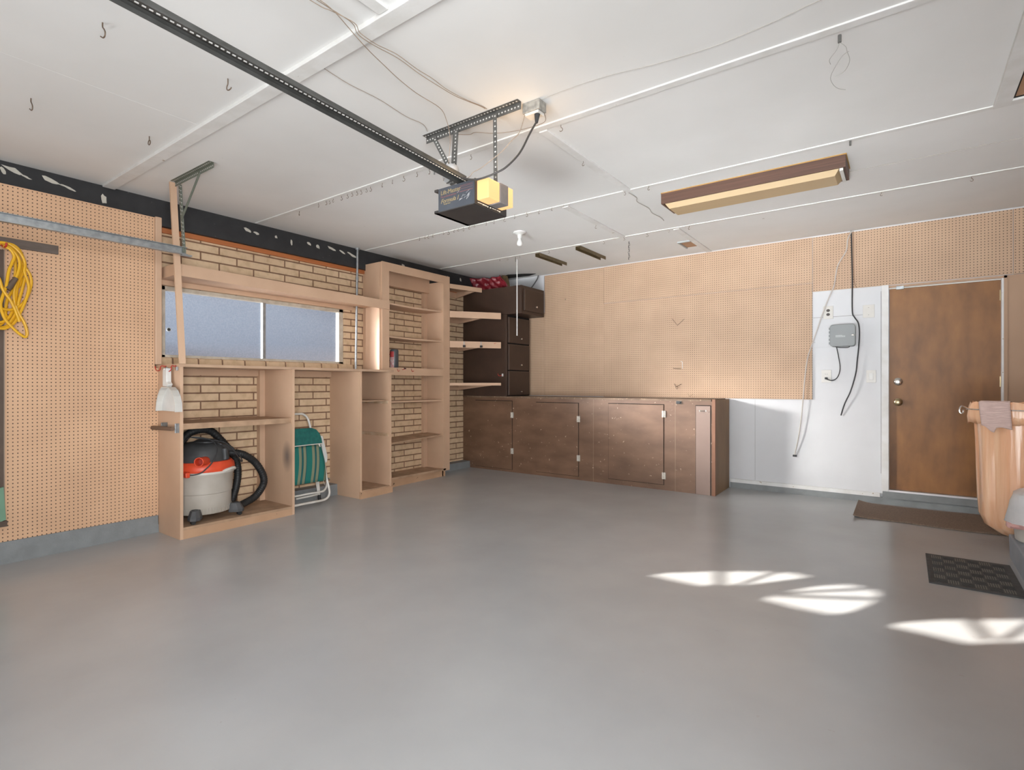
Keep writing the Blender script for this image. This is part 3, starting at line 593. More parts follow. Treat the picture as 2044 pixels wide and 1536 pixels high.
obj('hook_wire', MB().tube([(x, y-.008, 1.335), (x-.015, y-.02, 1.325), (x-.035, y-.03, 1.322), (x-.052, y-.03, 1.335), (x-.058, y-.028, 1.352)], .003, 8), red_v, t, smooth=True)
obj('screw_base', MB().box(x-.006, x+.014, y-.014, y-.0005, 1.315, 1.350), white_p, t, bevel=.002)
t = thing('j_hook', 'tiny red hook at the far end of the third wall shelf', 'hook', (-4.31, 5.55, 1.735))
px_, py_ = lip_pt(.90, .003)
obj('hook_wire', MB().tube([(px_, py_, 1.748), (px_-.012, py_-.014, 1.742), (px_-.022, py_-.02, 1.738)], .0025, 6), red_v, t)
# red hooks and dustpan on cabinet end
for pts, lab in (([(-4.70, 1.818, 1.350), (-4.70, 1.795, 1.346), (-4.735, 1.79, 1.352), (-4.758, 1.79, 1.340), (-4.766, 1.79, 1.322), (-4.80, 1.79, 1.312), (-4.845, 1.79, 1.322), (-4.862, 1.79, 1.350)], 'red screw hook on the cabinet end nearest the pegboard'),
                 ([(-4.52, 1.818, 1.348), (-4.52, 1.795, 1.344), (-4.545, 1.79, 1.350), (-4.562, 1.79, 1.338), (-4.562, 1.79, 1.320), (-4.59, 1.782, 1.303), (-4.625, 1.775, 1.306), (-4.640, 1.772, 1.325)], 'red screw hook on the cabinet end carrying the dustpan')):
    t = thing('screw_hook', lab, 'hook', (pts[0][0], 1.818, 1.33), 'red screw hooks on the cabinet end')
    obj('hook_wire', MB().tube(pts, .0035, 8), red_v, t, smooth=True)
    obj('plate', MB().box(pts[0][0]-.013, pts[0][0]+.013, 1.806, 1.8195, 1.312, 1.354), steel, t, bevel=.002)
dp = thing('dustpan', 'white plastic dustpan hanging on the left cabinet end', 'dustpan', (-4.58, 1.78, 1.0))
obj('handle', MB().prism([(-4.655, 1.19), (-4.655, 1.315), (-4.640, 1.330), (-4.632, 1.330), (-4.632, 1.318), (-4.618, 1.318), (-4.618, 1.330), (-4.585, 1.330), (-4.582, 1.225), (-4.555, 1.205), (-4.575, 1.185)], 'y', 1.765, 1.800), white_p, dp, bevel=.004)
OUT = [(-4.640, 1.186), (-4.675, 1.165), (-4.715, 1.120), (-4.740, 1.070), (-4.752, 1.010), (-4.752, .997), (-4.398, .997), (-4.402, 1.060), (-4.428, 1.115), (-4.470, 1.160), (-4.52, 1.184)]
obj('pan', MB().prism(OUT, 'y', 1.795, 1.802), white_p, dp)
wm = MB(); side = [OUT[i] for i in (5, 4, 3, 2, 1, 0, 10, 9, 8, 7, 6)]
for (a, b_) in zip(side[:-1], side[1:]):
    cxm, czm = -4.575, 1.06
    ia = (a[0]+(cxm-a[0])*.06, a[1]+(czm-a[1])*.06 if a[1] > 1.0 else a[1]); ib = (b_[0]+(cxm-b_[0])*.06, b_[1]+(czm-b_[1])*.06 if b_[1] > 1.0 else b_[1])
    wm.hexa([(a[0], 1.797, a[1]), (ia[0], 1.797, ia[1]), (ib[0], 1.797, ib[1]), (b_[0], 1.797, b_[1]), (a[0], 1.752, a[1]), (ia[0], 1.752, ia[1]), (ib[0], 1.752, ib[1]), (b_[0], 1.752, b_[1])])
obj('rim', wm, ivory, dp)
rd = thing('towel_bar', 'worn brown wooden bar with metal bracket on the left cabinet end', 'bar', (-4.68, 1.78, .86))
obj('bar', MB().tube([(-4.862, 1.772, .858), (-4.49, 1.772, .866)], .016, 12, smooth=False), M('worn_brown_wood', (.16, .095, .06), .7), rd, smooth=True)
obj('bracket', MB().box(-4.535, -4.50, 1.765, 1.80, .855, .875).box(-4.505, -4.492, 1.79, 1.8195, .832, .905), steel, rd, bevel=.002)
obj('bracket', MB().box(-4.715, -4.703, 1.775, 1.8195, .86, .905), steel_d, rd, bevel=.002)
# ================================================================== VACUUM
VX, VY = -4.735, 2.095
vac = thing('shop_vacuum', 'orange, black and dusty white wet-dry vacuum on the bottom shelf', 'vacuum cleaner', (VX, VY, .10))
prof = [(.02, 0), (.205, 0), (.212, .006)]
bar = MB().lathe((VX, VY, .155), [(.15, 0), (.205, 0), (.210, .008), (.213, .05), (.214, .053), (.216, .16), (.222, .165), (.228, .300), (.232, .305), (.234, .338), (.20, .340)], 48)
vb = obj('barrel', bar, barrel_m, vac, smooth=True)
rib = MB()
for i in range(60):
    a = 2*math.pi*i/60; c_, s_ = math.cos(a), math.sin(a); rib.tube([(VX+.2125*c_, VY+.2125*s_, .160), (VX+.2155*c_, VY+.2155*s_, .205)], .0022, 4)
obj('base_ribs', rib, barrel_m, vb)
obj('rim', MB().lathe((VX, VY, .478), [(.20, 0), (.240, 0), (.243, .008), (.240, .018), (.20, .020)], 48), lip_m, vac, smooth=True)
obj('collar', MB().lathe((VX, VY, .496), [(.20, 0), (.238, 0), (.243, .012), (.236, .055), (.215, .078), (.18, .08)], 48), red_p, vac, smooth=True)
obj('lid', MB().lathe((VX, VY, .574), [(.10, 0), (.200, 0), (.197, .055), (.195, .06), (.188, .085), (.165, .125), (.12, .148), (.05, .158), (.01, .158)], 48), grey_lid, vac, smooth=True)
obj('motor_cap', MB().lathe((VX+.02, VY+.02, .70), [(.10, 0), (.095, .03), (.07, .045), (.02, .05)], 24), grey_lid, vac, smooth=True)
pt = MB()
pt.tube([(-4.548, 2.035, .588), (-4.50, 1.985, .592), (-4.468, 1.948, .594)], lambda t: .036, 20, cap=False)
po = obj('blower_port', pt, red_p, vac, smooth=True); md = po.modifiers.new('t', 'SOLIDIFY'); md.thickness = .005; md.offset = -1
obj('port_back', MB().tube([(-4.52, 2.005, .590), (-4.515, 2.0, .590)], .031, 16), M('dark_orange_plastic', (.35, .03, .015), .5), po)
obj('filter_tube', MB().tube([(-4.565, 2.20, .58), (-4.575, 2.20, .67)], .026, 14, smooth=False), grey_lid, vac, smooth=True)
obj('handle', MB().hexa([(-4.62, 2.16, .675), (-4.59, 2.18, .655), (-4.62, 2.315, .635), (-4.66, 2.30, .655), (-4.63, 2.16, .725), (-4.60, 2.18, .715), (-4.63, 2.30, .672), (-4.67, 2.285, .685)]), M('dark_grey_handle', (.045, .045, .048), .5), vac, bevel=.006)
obj('latch', MB().tube([(-4.505, 2.15, .492), (-4.510, 2.20, .503), (-4.535, 2.25, .508), (-4.56, 2.275, .50)], .014, 8), lip_m, vac, smooth=True)
obj('latch', MB().box(-4.56, -4.50, 1.868, 1.90, .475, .515), red_p, vac, bevel=.005)
def caster(cx_, cy_, ang, nm='caster'):
    m_ = MB(); ca, sa = math.cos(ang), math.sin(ang)
    def T_(u, v, w_): return (cx_+u*ca-v*sa, cy_+u*sa+v*ca, w_)
    bot = [(-.055, -.045), (.02, -.045), (.05, -.02), (.05, .02), (.02, .045), (-.055, .045)]
    top = [(-.045, -.032), (.0, -.032), (.02, -.012), (.02, .012), (.0, .032), (-.045, .032)]
    vs = [T_(u, v, .128) for u, v in bot]+[T_(u*1.0, v, .150) for u, v in bot]+[T_(u, v, .205) for u, v in top]
    fs = [tuple(range(6))[::-1], tuple(range(12, 18))]
    for k in (0, 6): fs += [(k+i, k+(i+1) % 6, k+6+(i+1) % 6, k+6+i) for i in range(6)]
    m_.add(vs, fs); c1 = obj(nm, m_, M('grey_caster_plastic', (.055, .056, .06), .5, (.075, .075, .078), 20.), vac, bevel=.004)
    obj('wheel', MB().lathe(T_(.015, -.012, .119), [(.018, 0), (.018, .024)], 14, 'x'), black_r, c1)
    obj('cap', MB().lathe(T_(-.012, 0, .204), [(.024, 0), (.022, .005)], 16), black, c1)
caster(-4.530, 1.945, math.radians(-36)); caster(-4.578, 2.305, math.radians(46)); caster(-4.93, 2.27, math.radians(140)); caster(-4.92, 1.92, math.radians(222))
hA = [(-4.90, 1.98, .60), (-4.91, 2.000, .70), (-4.91, 2.06, .785), (-4.90, 2.15, .815), (-4.90, 2.24, .795), (-4.90, 2.32, .715), (-4.90, 2.385, .635), (-4.905, 2.44, .56), (-4.915, 2.475, .475), (-4.92, 2.483, .379), (-4.91, 2.466, .29), (-4.90, 2.44, .215), (-4.885, 2.41, .14)]
hB = [(-4.80, 2.33, .61), (-4.77, 2.39, .600), (-4.76, 2.46, .575), (-4.77, 2.55, .511), (-4.77, 2.61, .431), (-4.77, 2.645, .347), (-4.77, 2.640, .282), (-4.765, 2.595, .217), (-4.75, 2.53, .175), (-4.73, 2.44, .150), (-4.70, 2.37, .140)]
def hose(pts, r):
    m_ = MB(); P_ = catmull([Vector(p) for p in pts], 14)
    m_.tube(P_, lambda t: r*(1+.05*math.sin(t*len(P_)*1.9)), 14, smooth=False); return m_
obj('hose', hose(hA, .031), black_r, vac, smooth=True); obj('hose', hose(hB, .031), black_r, vac, smooth=True)
obj('power_cord', MB().tube([(-4.56, 1.86, .72), (-4.60, 1.90, .75), (-4.66, 1.963, .775), (-4.64, 2.03, .772), (-4.58, 2.10, .745), (-4.53, 2.115, .696), (-4.495, 2.10, .643), (-4.475, 2.05, .575), (-4.475, 2.01, .535), (-4.478, 1.97, .505), (-4.500, 1.92, .493), (-4.53, 1.868, .50)], .005, 8), black, vac, smooth=True)
obj('power_cord', MB().tube([(-4.68, 1.98, .775), (-4.64, 2.084, .752), (-4.61, 2.153, .738), (-4.59, 2.211, .715), (-4.58, 2.265, .665), (-4.58, 2.307, .600), (-4.60, 2.344, .553), (-4.62, 2.369, .540), (-4.64, 2.372, .565), (-4.64, 2.344, .61), (-4.65, 2.307, .64)], .005, 8), black, vac, smooth=True)
# ================================================================== FOLDED CHAIR
ch = thing('folding_chair', 'green striped lawn chair folded and leaning inside the cabinet bay', 'chair', (-4.65, 3.03, fz(3.0)))
def LN(y, z, off=0): return (-4.60-.24*z+off, y, z)
def tubes(name, pts, r, mat=cream): return obj(name, MB().tube(pts, r, 10), mat, ch, smooth=True)
yl = lambda y: 2.82
tubes('back_frame', [LN(2.815, .60, -.03), LN(2.812, .80, -.03), LN(2.83, .875, -.03), LN(2.87, .907, -.03), LN(2.95, .913, -.03), LN(3.05, .913, -.03), LN(3.094, .909, -.03), LN(3.130, .884, -.03), LN(3.150, .837, -.03), LN(3.158, .776, -.03), LN(3.19, .60, -.03)], .0115)
tubes('front_leg', [LN(2.80, .55), LN(2.795, .30), LN(2.795, .14), LN(2.815, .085), LN(2.85, .0665), LN(2.95, .067), LN(3.10, .066), LN(3.177, .068), LN(3.225, .085), LN(3.250, .125), LN(3.250, .181), LN(3.239, .28), LN(3.223, .429), LN(3.208, .607)], .0115)
tubes('front_leg', [LN(2.83, .55, -.035), LN(2.825, .20, -.035), LN(2.85, .15, -.035), LN(2.90, .141, -.035), LN(3.05, .143, -.035), LN(3.175, .140, -.035), LN(3.222, .152, -.035), LN(3.252, .189, -.035), LN(3.264, .257, -.035), LN(3.262, .384, -.035), LN(3.252, .485, -.035), LN(3.240, .60, -.035)], .0100)
tubes('rear_leg', [LN(3.20, .40, -.10), LN(3.195, .228, -.11), LN(3.19, .12, -.11), LN(3.15, .105, -.11), LN(2.95, .10, -.11)], .0100)
rl = tubes('rear_leg', [LN(3.225, .40, -.11), LN(3.220, .231, -.12), LN(3.215, .075, -.13)], .0115)
obj('foot_cap', MB().tube([LN(3.217, .095, -.129), LN(3.214, fz(3.2)+.003, -.134)], .015, 10, smooth=False), black_r, rl)
def slab(poly, t0, t1):
    m_ = MB(); k = len(poly); m_.add([LN(y, z, t0) for y, z in poly]+[LN(y, z, t1) for y, z in poly],
        [tuple(range(k))[::-1], tuple(range(k, 2*k))]+[(i, (i+1) % k, k+(i+1) % k, k+i) for i in range(k)]); return m_
obj('head_pad', slab([(2.80, .605), (2.80, .755), (2.84, .774), (3.15, .771), (3.195, .752), (3.228, .71), (3.240, .66), (3.242, .609)], -.022, .014), green, ch, bevel=.005)
obj('piping', MB().tube([LN(2.80, .607, .018), LN(3.0, .610, .018), LN(3.241, .611, .018)], .005, 6), cream, ch)
fb = MB(); cols, rows_ = 12, 10
for j in range(rows_+1):
    z = .605-(.605-.255)*j/rows_; bulge = .022*math.sin(math.pi*j/rows_)
    for i in range(cols+1):
        y = 2.80+(3.222+.004*j/10*2.5-2.80)*i/cols; fb.v.append(LN(y, z-(.006 if j == rows_ else 0), .006+bulge))
for j in range(rows_):
    for i in range(cols): a = j*(cols+1)+i; fb.f.append((a, a+1, a+cols+2, a+cols+1))
fo = obj('seat_fabric', fb, stripe, ch, smooth=True, uvf=lambda v: ((v.y-2.80)/.43+.16*(v.z-.25)/.35*-1+.2, v.z)); md = fo.modifiers.new('t', 'SOLIDIFY'); md.thickness = .006
obj('armrest', slab([(3.235, .686), (3.262, .686), (3.285, .49), (3.275, .435), (3.255, .415), (3.238, .51)], -.02, .006), white_p, ch, bevel=.005)
obj('hinge_rivet', MB().tube([LN(3.262, .262, -.05), LN(3.262, .262, .015)], .006, 8), steel, ch)
obj('strap', MB().tube([LN(3.195, .25, .01), LN(3.20, .225, .008), LN(3.205, .205, .006)], .002, 6), cream, ch)
# ================================================================== LEFT EDGE: CORD, RAIL, BOARD
YC = [[(-4.8, 0.84, 2.128), (-4.8, 0.862, 2.138), (-4.8, 0.9, 2.138), (-4.8, 0.939, 2.113), (-4.8, 0.971, 2.071), (-4.8, 0.987, 2.016), (-4.8, 0.983, 1.968), (-4.8, 0.999, 1.907), (-4.8, 1.007, 1.855), (-4.8, 0.991, 1.778), (-4.8, 0.963, 1.691), (-4.8, 0.931, 1.614), (-4.8, 0.885, 1.573), (-4.8, 0.84, 1.58)],
[(-4.83, 0.845, 2.118), (-4.83, 0.868, 2.134), (-4.83, 0.914, 2.122), (-4.83, 0.945, 2.092), (-4.83, 0.969, 2.033), (-4.83, 0.973, 1.981), (-4.83, 0.951, 1.903), (-4.83, 0.937, 1.817), (-4.83, 0.941, 1.743), (-4.83, 0.943, 1.68), (-4.83, 0.918, 1.609), (-4.83, 0.868, 1.574), (-4.83, 0.845, 1.598)],
[(-4.78, 0.874, 2.112), (-4.78, 0.908, 2.098), (-4.78, 0.928, 2.055), (-4.78, 0.916, 2.006), (-4.78, 0.901, 1.951), (-4.78, 0.889, 1.856), (-4.78, 0.87, 1.776), (-4.78, 0.862, 1.719), (-4.78, 0.881, 1.639), (-4.78, 0.928, 1.571), (-4.78, 0.967, 1.532), (-4.78, 0.987, 1.525), (-4.78, 0.993, 1.555), (-4.78, 0.979, 1.617), (-4.78, 0.951, 1.677), (-4.78, 0.935, 1.728)],
[(-4.77, 0.842, 1.92), (-4.77, 0.857, 1.881), (-4.77, 0.872, 1.822), (-4.77, 0.91, 1.755), (-4.77, 0.937, 1.68), (-4.77, 0.953, 1.622)],
[(-4.81, 0.981, 2.022), (-4.81, 0.993, 1.992), (-4.81, 1.013, 1.953), (-4.81, 1.021, 1.901), (-4.81, 1.013, 1.846), (-4.81, 0.993, 1.78), (-4.81, 0.965, 1.734), (-4.81, 0.922, 1.703), (-4.81, 0.879, 1.703), (-4.81, 0.853, 1.72)],
[(-4.84, 0.847, 2.13), (-4.84, 0.893, 2.145), (-4.84, 0.939, 2.14), (-4.84, 0.971, 2.104), (-4.84, 0.989, 2.038), (-4.84, 0.983, 1.962), (-4.84, 0.959, 1.884), (-4.84, 0.949, 1.793), (-4.84, 0.935, 1.712), (-4.84, 0.908, 1.641), (-4.84, 0.869, 1.616), (-4.84, 0.85, 1.635)],
[(-4.79, 0.883, 2.12), (-4.79, 0.914, 2.106), (-4.79, 0.949, 2.055), (-4.79, 0.957, 1.994), (-4.79, 0.937, 1.907)],
[(-4.85, 0.983, 1.974), (-4.85, 0.969, 1.876), (-4.85, 0.933, 1.834), (-4.85, 0.906, 1.762), (-4.85, 0.898, 1.682), (-4.85, 0.902, 1.651), (-4.85, 0.879, 1.607), (-4.85, 0.852, 1.589)],
[(-4.862, 0.939, 2.106), (-4.862, 0.949, 2.044), (-4.862, 0.951, 1.97), (-4.862, 0.947, 1.927)],
[(-4.82, 0.991, 1.929), (-4.82, 0.975, 1.842), (-4.82, 0.959, 1.766), (-4.82, 0.953, 1.707), (-4.82, 0.924, 1.636), (-4.82, 0.9, 1.592), (-4.82, 0.866, 1.578)]]
ec = thing('extension_cord', 'coiled yellow extension cord hanging on the pegboard', 'extension cord', (-4.82, .92, 1.52))
cm = MB()
for q in YC:
    cm.tube(q, .0088, 8)
    if q[0][1] < .9 and q[-1][1] < .9 and q is not YC[4]:   # close the far half of the coil, out of frame
        x = q[0][0]; a, b_ = q[0], q[-1]
        cm.tube([a, (x, a[1]-.06, a[2]-.02), (x, a[1]-.11, a[2]-.12), (x, a[1]-.12, (a[2]+b_[2])/2), (x, b_[1]-.10, b_[2]+.10), (x, b_[1]-.05, b_[2]+.01), b_], .0088, 8)
obj('cord', cm, yellow, ec, smooth=True)
obj('plug', MB().tube([(-4.79, 0.940, 1.915), (-4.79, 0.914, 1.867), (-4.79, 0.893, 1.835)], lambda t: .013+.010*t, 12), M('dusty_black_plug', (.13, .09, .06), .7), ec, smooth=True)
tr_ = thing('wall_rail', 'dark grey-brown horizontal wood rail fixed across the pegboard', 'rail', (-4.86, .8, 2.13))
obj('rail', MB().box(-4.879, -4.862, .2, 1.180, 2.130, 2.190), M('weathered_rail', (.13, .10, .085), .7, (.10, .075, .06), 6., stretch=(1, 1, 8)), tr_)
obj('peg_hook', MB().tube([(-4.862, .87, 2.15), (-4.80, .878, 2.112), (-4.755, .882, 2.110), (-4.74, .883, 2.13)], .006, 8), red_v, tr_, label='red tipped hook')
bd = thing('leaning_board', 'dark brown upright board leaning on the pegboard at the left edge', 'board', (-4.84, .7, 0))
obj('board', MB().box(-4.8785, -4.8665, .50, .893, .40, 2.105), cardboard, bd)
obj('rim', MB().box(-4.879, -4.8645, .893, .898, .40, 2.105), M('pale_rim', (.33, .25, .19), .6), bd)
obj('foot', MB().hexa([(-4.87, .55, .17), (-4.845, .55, .17), (-4.845, .900, .30), (-4.87, .900, .30), (-4.87, .50, .42), (-4.845, .50, .42), (-4.845, .888, .52), (-4.87, .888, .52)]), green_t, bd, label='faded green foot')
obj('foot_edge', MB().box(-4.873, -4.842, .55, .906, .255, .292), cardboard, bd)
# ================================================================== CEILING HARDWARE
def angle_bar(name, a, b_, w1, w2, d1, d2, mat, par, holes=True, pitch=.022):
    """slotted angle from a to b; flange 1 width w1 along d1, flange 2 width w2 along d2, real punched look by dark/bright discs"""
    a, b_, d1, d2 = map(Vector, (a, b_, d1, d2)); t = .002; m_ = MB()
    for d, wd, o_ in ((d1, w1, d2), (d2, w2, d1)):
        if wd <= 0: continue
        p = [a, a+d*wd, b_+d*wd, b_]; q = [v+o_*t for v in p]
        m_.hexa(p+q)
    o = obj(name, m_, mat, par)
    if holes:
        h = MB(); L_ = (b_-a).length; dr_ = (b_-a).normalized(); k = int(L_/pitch)
        for d, wd, o_ in ((d1, w1, d2), (d2, w2, d1)):
            if wd <= 0: continue
            for i in range(k):
                c = a+dr_*(i+.5)*pitch+d*wd*.55; ring = []
                for s2 in (-.0006, t+.0006):
                    ring.append([c+(dr_*math.cos(x)+d*math.sin(x))*.0048+o_*s2 for x in (math.pi*j/4 for j in range(8))])
                h.add(ring[0]+ring[1], [tuple(range(8))[::-1], tuple(range(8, 16))]+[(j, (j+1) % 8, 8+(j+1) % 8, 8+j) for j in range(8)])
        obj('slots', h, M('slot_light', (.62, .60, .57), .7), o)
    return o
op = thing('garage_door_opener', 'dark garage door opener with glowing amber lenses hung from the ceiling', 'garage door opener', (-2.0, 2.36, 2.169))
X0, X1, Y0, Y1, Z0, Z1 = -2.128, -1.862, 2.206, 2.490, 2.172, 2.308
obj('housing', MB().box(X0, X1, Y0, Y1, Z0+.004, Z1), opener_m, op, bevel=.003)
obj('bottom_plate', MB().box(X0-.028, X1-.001, Y0-.003, Y1+.002, Z0, Z0+.006).box(X0-.028, X0, Y0-.003, Y1, Z0, Z0+.016).box(X0-.028, X0, Y0-.003, Y1, Z1-.014, Z1), opener_b, op, bevel=.002)
obj('side_panel', MB().box(X1, X1+.004, Y0+.002, Y1, Z0+.002, Z1+.004), opener_b, op)
for a, b_ in ((2.222, 2.322), (2.398, 2.445)):
    l1 = obj('lens', MB().box(X1+.004, -1.776, a, b_, 2.196, 2.302), lens_m, op, bevel=.006, label='glowing amber lens')
obj('tape_wrap', MB().box(X1+.004, -1.774, 2.323, 2.397, 2.194, 2.304), tape_m, op, bevel=.004, label='strip of grey duct tape between the lenses')
mk = MB()
for i in range(10):
    y = 2.23+.021*i; mk.box(X1+.0042, X1+.008, y, y+R(.004, .020), 2.184+R(-.002, .002), 2.188)
obj('peeling_foil', mk, M('bright_foil', (.85, .75, .60), .3), op)
rt = (math.radians(90), 0, 0)
text('Lift-Master', .0340, (-2.108, Y0-.0008, 2.268), rt, gold, op)
text('The professional Line', .0135, (-2.108, Y0-.0008, 2.252), rt, redprint, op)
text('Formula I', .034, (-2.108, Y0-.0008, 2.221), rt, gold, op, shear=.35)
text('Garage Door', .0095, (-2.085, Y0-.0008, 2.211), rt, gold, op)
ln = MB()
for i, z in enumerate((2.290, 2.2835, 2.272, 2.259, 2.2565)): ln.box(-1.965-.02*(i % 2), -1.872, Y0-.0012, Y0-.0002, z, z+.0016)
obj('stripes', ln, redprint, op)
sc = MB()
for i in range(16):
    x = R(-1.985, -1.90); z = R(2.205, 2.258); a = R(.3, 1.0); l_ = R(.006, .03)
    sc.tube([(x, Y0-.0008, z), (x+l_*math.cos(a), Y0-.0008, z+l_*math.sin(a)*.8)], .0005, 4)
obj('scratches', sc, greyprint, op)
lp = light('opener_bulb', 'POINT', 2.0, (1, .62, .28), loc=(-1.70, 2.37, 2.44), shadow_soft_size=.06)
# hanger brackets
angle_bar('ceiling_angle', (-2.365, 2.35, 2.7185), (-1.655, 2.35, 2.7185), .034, .040, (0, -1, 0), (0, 0, -1), steel_d, op)
angle_bar('hanger_angle', (-2.135, 2.338, 2.690), (-2.125, 2.30, 2.36), .042, .036, (1, 0, 0), (0, 1, 0), steel_d, op)
angle_bar('hanger_angle', (-1.838, 2.338, 2.700), (-1.838, 2.345, 2.31), .026, 0, (1, 0, 0), (0, 1, 0), steel_d, op, pitch=.028)
angle_bar('brace', (-2.30, 2.336, 2.680), (-2.135, 2.332, 2.41), .026, 0, (1, 0, .5), (0, 1, 0), steel_d, op)
obj('tape_wrap', MB().tube([(-2.118, 2.30, 2.455), (-2.110, 2.293, 2.42), (-2.10, 2.28, 2.385)], lambda t: .044+.004*math.sin(7*t), 12), M('silver_tape', (.50, .50, .50), .4, metal=.2, bump=.5, bscale=30), op, smooth=True, label='silver tape wound round the hanger')
obj('clamp_wire', MB().tube([(-2.10, 2.28, 2.385), (-2.07, 2.26, 2.375), (-2.09, 2.255, 2.355), (-2.12, 2.27, 2.36), (-2.10, 2.29, 2.375)], .0045, 6), steel_d, op)
# rail
rl0, rl1 = Vector((-2.0, 2.30, 2.352)), Vector((-2.0, -.80, 2.512))
def railbox(dx0, dx1, dz0, dz1):
    p = [rl0+Vector((dx0, 0, dz0)), rl0+Vector((dx1, 0, dz0)), rl1+Vector((dx1, 0, dz0)), rl1+Vector((dx0, 0, dz0))]
    return [tuple(v) for v in p]+[tuple(v+Vector((0, 0, dz1-dz0))) for v in p]
rail = obj('rail', MB().hexa(railbox(-.030, .024, -.006, 0)).hexa(railbox(-.006, .002, -.006, .030)).hexa(railbox(-.030, -.027, -.022, -.003)), M('rail_steel', (.12, .12, .115), .4, (.085, .085, .08), 14., metal=.6), op, label='long steel drive rail')
cn = MB(); dr_ = (rl1-rl0); 
for i in range(150):
    c = rl0+dr_*((i+.5)/150)+Vector((.016, 0, -.011)); cn.box(c.x-.002, c.x+.002, c.y-.006, c.y+.006, c.z-.002, c.z+.002)
obj('chain', cn, M('bright_chain', (.70, .70, .68), .35, metal=.6), rail)
obj('stop_bolt', MB().tube([(-2.035, 2.08, 2.368), (-2.035, 2.08, 2.33)], .004, 6), steel_d, rail)
# plug cord + junction box
jb = thing('junction_box', 'paint-splattered metal outlet box on the ceiling beside the opener', 'outlet box', (-1.62, 2.42, 2.6))
obj('box', MB().box(-1.665, -1.555, 2.375, 2.445, 2.665, 2.719), M('splattered_metal', (.40, .38, .34), .6, (.25, .24, .22), 50., metal=.3), jb, bevel=.003)
obj('receptacle', MB().box(-1.655, -1.565, 2.38, 2.44, 2.650, 2.665), ivory, jb, bevel=.003)
pc = thing('power_cord', 'dark power cord drooping from the ceiling outlet to the opener', 'power cord', (-1.58, 2.40, 2.6))
obj('plug', MB().tube([(-1.585, 2.40, 2.650), (-1.583, 2.39, 2.600)], lambda t: .016-.008*t, 10), black, pc, smooth=True)
obj('cord', MB().tube([(-1.583, 2.39, 2.605), (-1.60, 2.35, 2.53), (-1.61, 2.30, 2.44), (-1.625, 2.26, 2.38), (-1.665, 2.22, 2.323), (-1.705, 2.19, 2.296), (-1.745, 2.175, 2.283), (-1.80, 2.17, 2.280), (-1.855, 2.17, 2.290), (-1.90, 2.18, 2.308), (-1.94, 2.20, 2.325), (-1.97, 2.23, 2.345)], .0052, 8), M('dark_grey_cord', (.05, .045, .042), .5), pc, smooth=True)
tag(obj('bell_wire', MB().tube([(-1.650, 2.378, 2.655), (-1.66, 2.34, 2.55), (-1.68, 2.30, 2.50), (-1.725, 2.28, 2.45), (-1.79, 2.26, 2.406), (-1.85, 2.25, 2.377), (-1.908, 2.25, 2.366), (-1.928, 2.25, 2.35), (-1.961, 2.25, 2.340)], .002, 6), wire_w), 'thin twisted wire sagging from outlet box to opener', 'wire')
def wire(lab, pts, r=.0018, mat=wire_w): tag(obj('bell_wire', MB().tube(pts, r, 6), mat), lab, 'wire')
wire('pair wire dipping over the nearest batten to the opener bracket', [(-1.872, .9, 2.70), (-1.855, 1.233, 2.69), (-1.844, 1.3, 2.692), (-1.826, 1.40, 2.69), (-1.848, 1.447, 2.682), (-1.854, 1.535, 2.683), (-1.859, 1.6, 2.695), (-1.857, 1.665, 2.70), (-1.866, 1.787, 2.7), (-1.863, 1.89, 2.7), (-1.872, 2.005, 2.7), (-1.858, 2.131, 2.7), (-1.85, 2.253, 2.714), (-1.85, 2.30, 2.717)], .0017)
wire('second strand of ceiling wire beside the pair wire', [(-1.862, .9, 2.705), (-1.845, 1.30, 2.70), (-1.84, 1.40, 2.695), (-1.862, 1.447, 2.682), (-1.868, 1.535, 2.683), (-1.875, 1.68, 2.70), (-1.885, 1.82, 2.70), (-1.885, 1.95, 2.70), (-1.878, 2.08, 2.70), (-1.856, 2.25, 2.714), (-1.856, 2.29, 2.717)])
wire('single ceiling wire looping down past the opener bracket to the rail', [(-1.836, 1.234, 2.70), (-1.835, 1.311, 2.69), (-1.873, 1.44, 2.678), (-1.91, 1.545, 2.678), (-1.959, 1.68, 2.69), (-1.985, 1.779, 2.69), (-2.009, 1.924, 2.69), (-2.028, 2.114, 2.70), (-2.06, 2.20, 2.68), (-2.08, 2.25, 2.62), (-2.10, 2.27, 2.54), (-2.12, 2.27, 2.44), (-2.13, 2.25, 2.37)])
wire('fine hairline wire stapled along the ceiling between rail and bracket', [(-2.24, 1.54, 2.715), (-2.259, 1.7, 2.717), (-2.25, 1.88, 2.717), (-2.27, 2.09, 2.717), (-2.259, 2.213, 2.717), (-2.301, 2.294, 2.717)], .0013)
wire('short wavy ceiling wire behind the opener bracket', [(-2.234, 2.379, 2.717), (-2.131, 2.469, 2.717), (-2.076, 2.473, 2.717), (-1.994, 2.547, 2.717), (-1.892, 2.593, 2.717), (-1.77, 2.615, 2.717), (-1.66, 2.60, 2.717), (-1.60, 2.46, 2.717)], .0016)
wire('long thin wire running along the ceiling to the right of the outlet box', [(-1.56, 2.393, 2.717), (-1.341, 2.389, 2.717), (-1.155, 2.405, 2.717), (-.943, 2.448, 2.717), (-.697, 2.474, 2.717), (-.486, 2.46, 2.717), (-.369, 2.443, 2.717), (-.26, 2.424, 2.717), (.2, 2.40, 2.717)], .0014, M('painted_wire', (.45, .42, .38), .7))
wire('thin white painted wire zigzagging past the long light fixture', [(-1.75, 3.96, 2.716), (-1.745, 4.1, 2.716), (-1.78, 4.2, 2.716), (-1.765, 4.4, 2.716), (-1.79, 4.55, 2.716), (-1.775, 4.7, 2.716), (-1.785, 4.82, 2.716)], .003, MATS['painted_wire'])
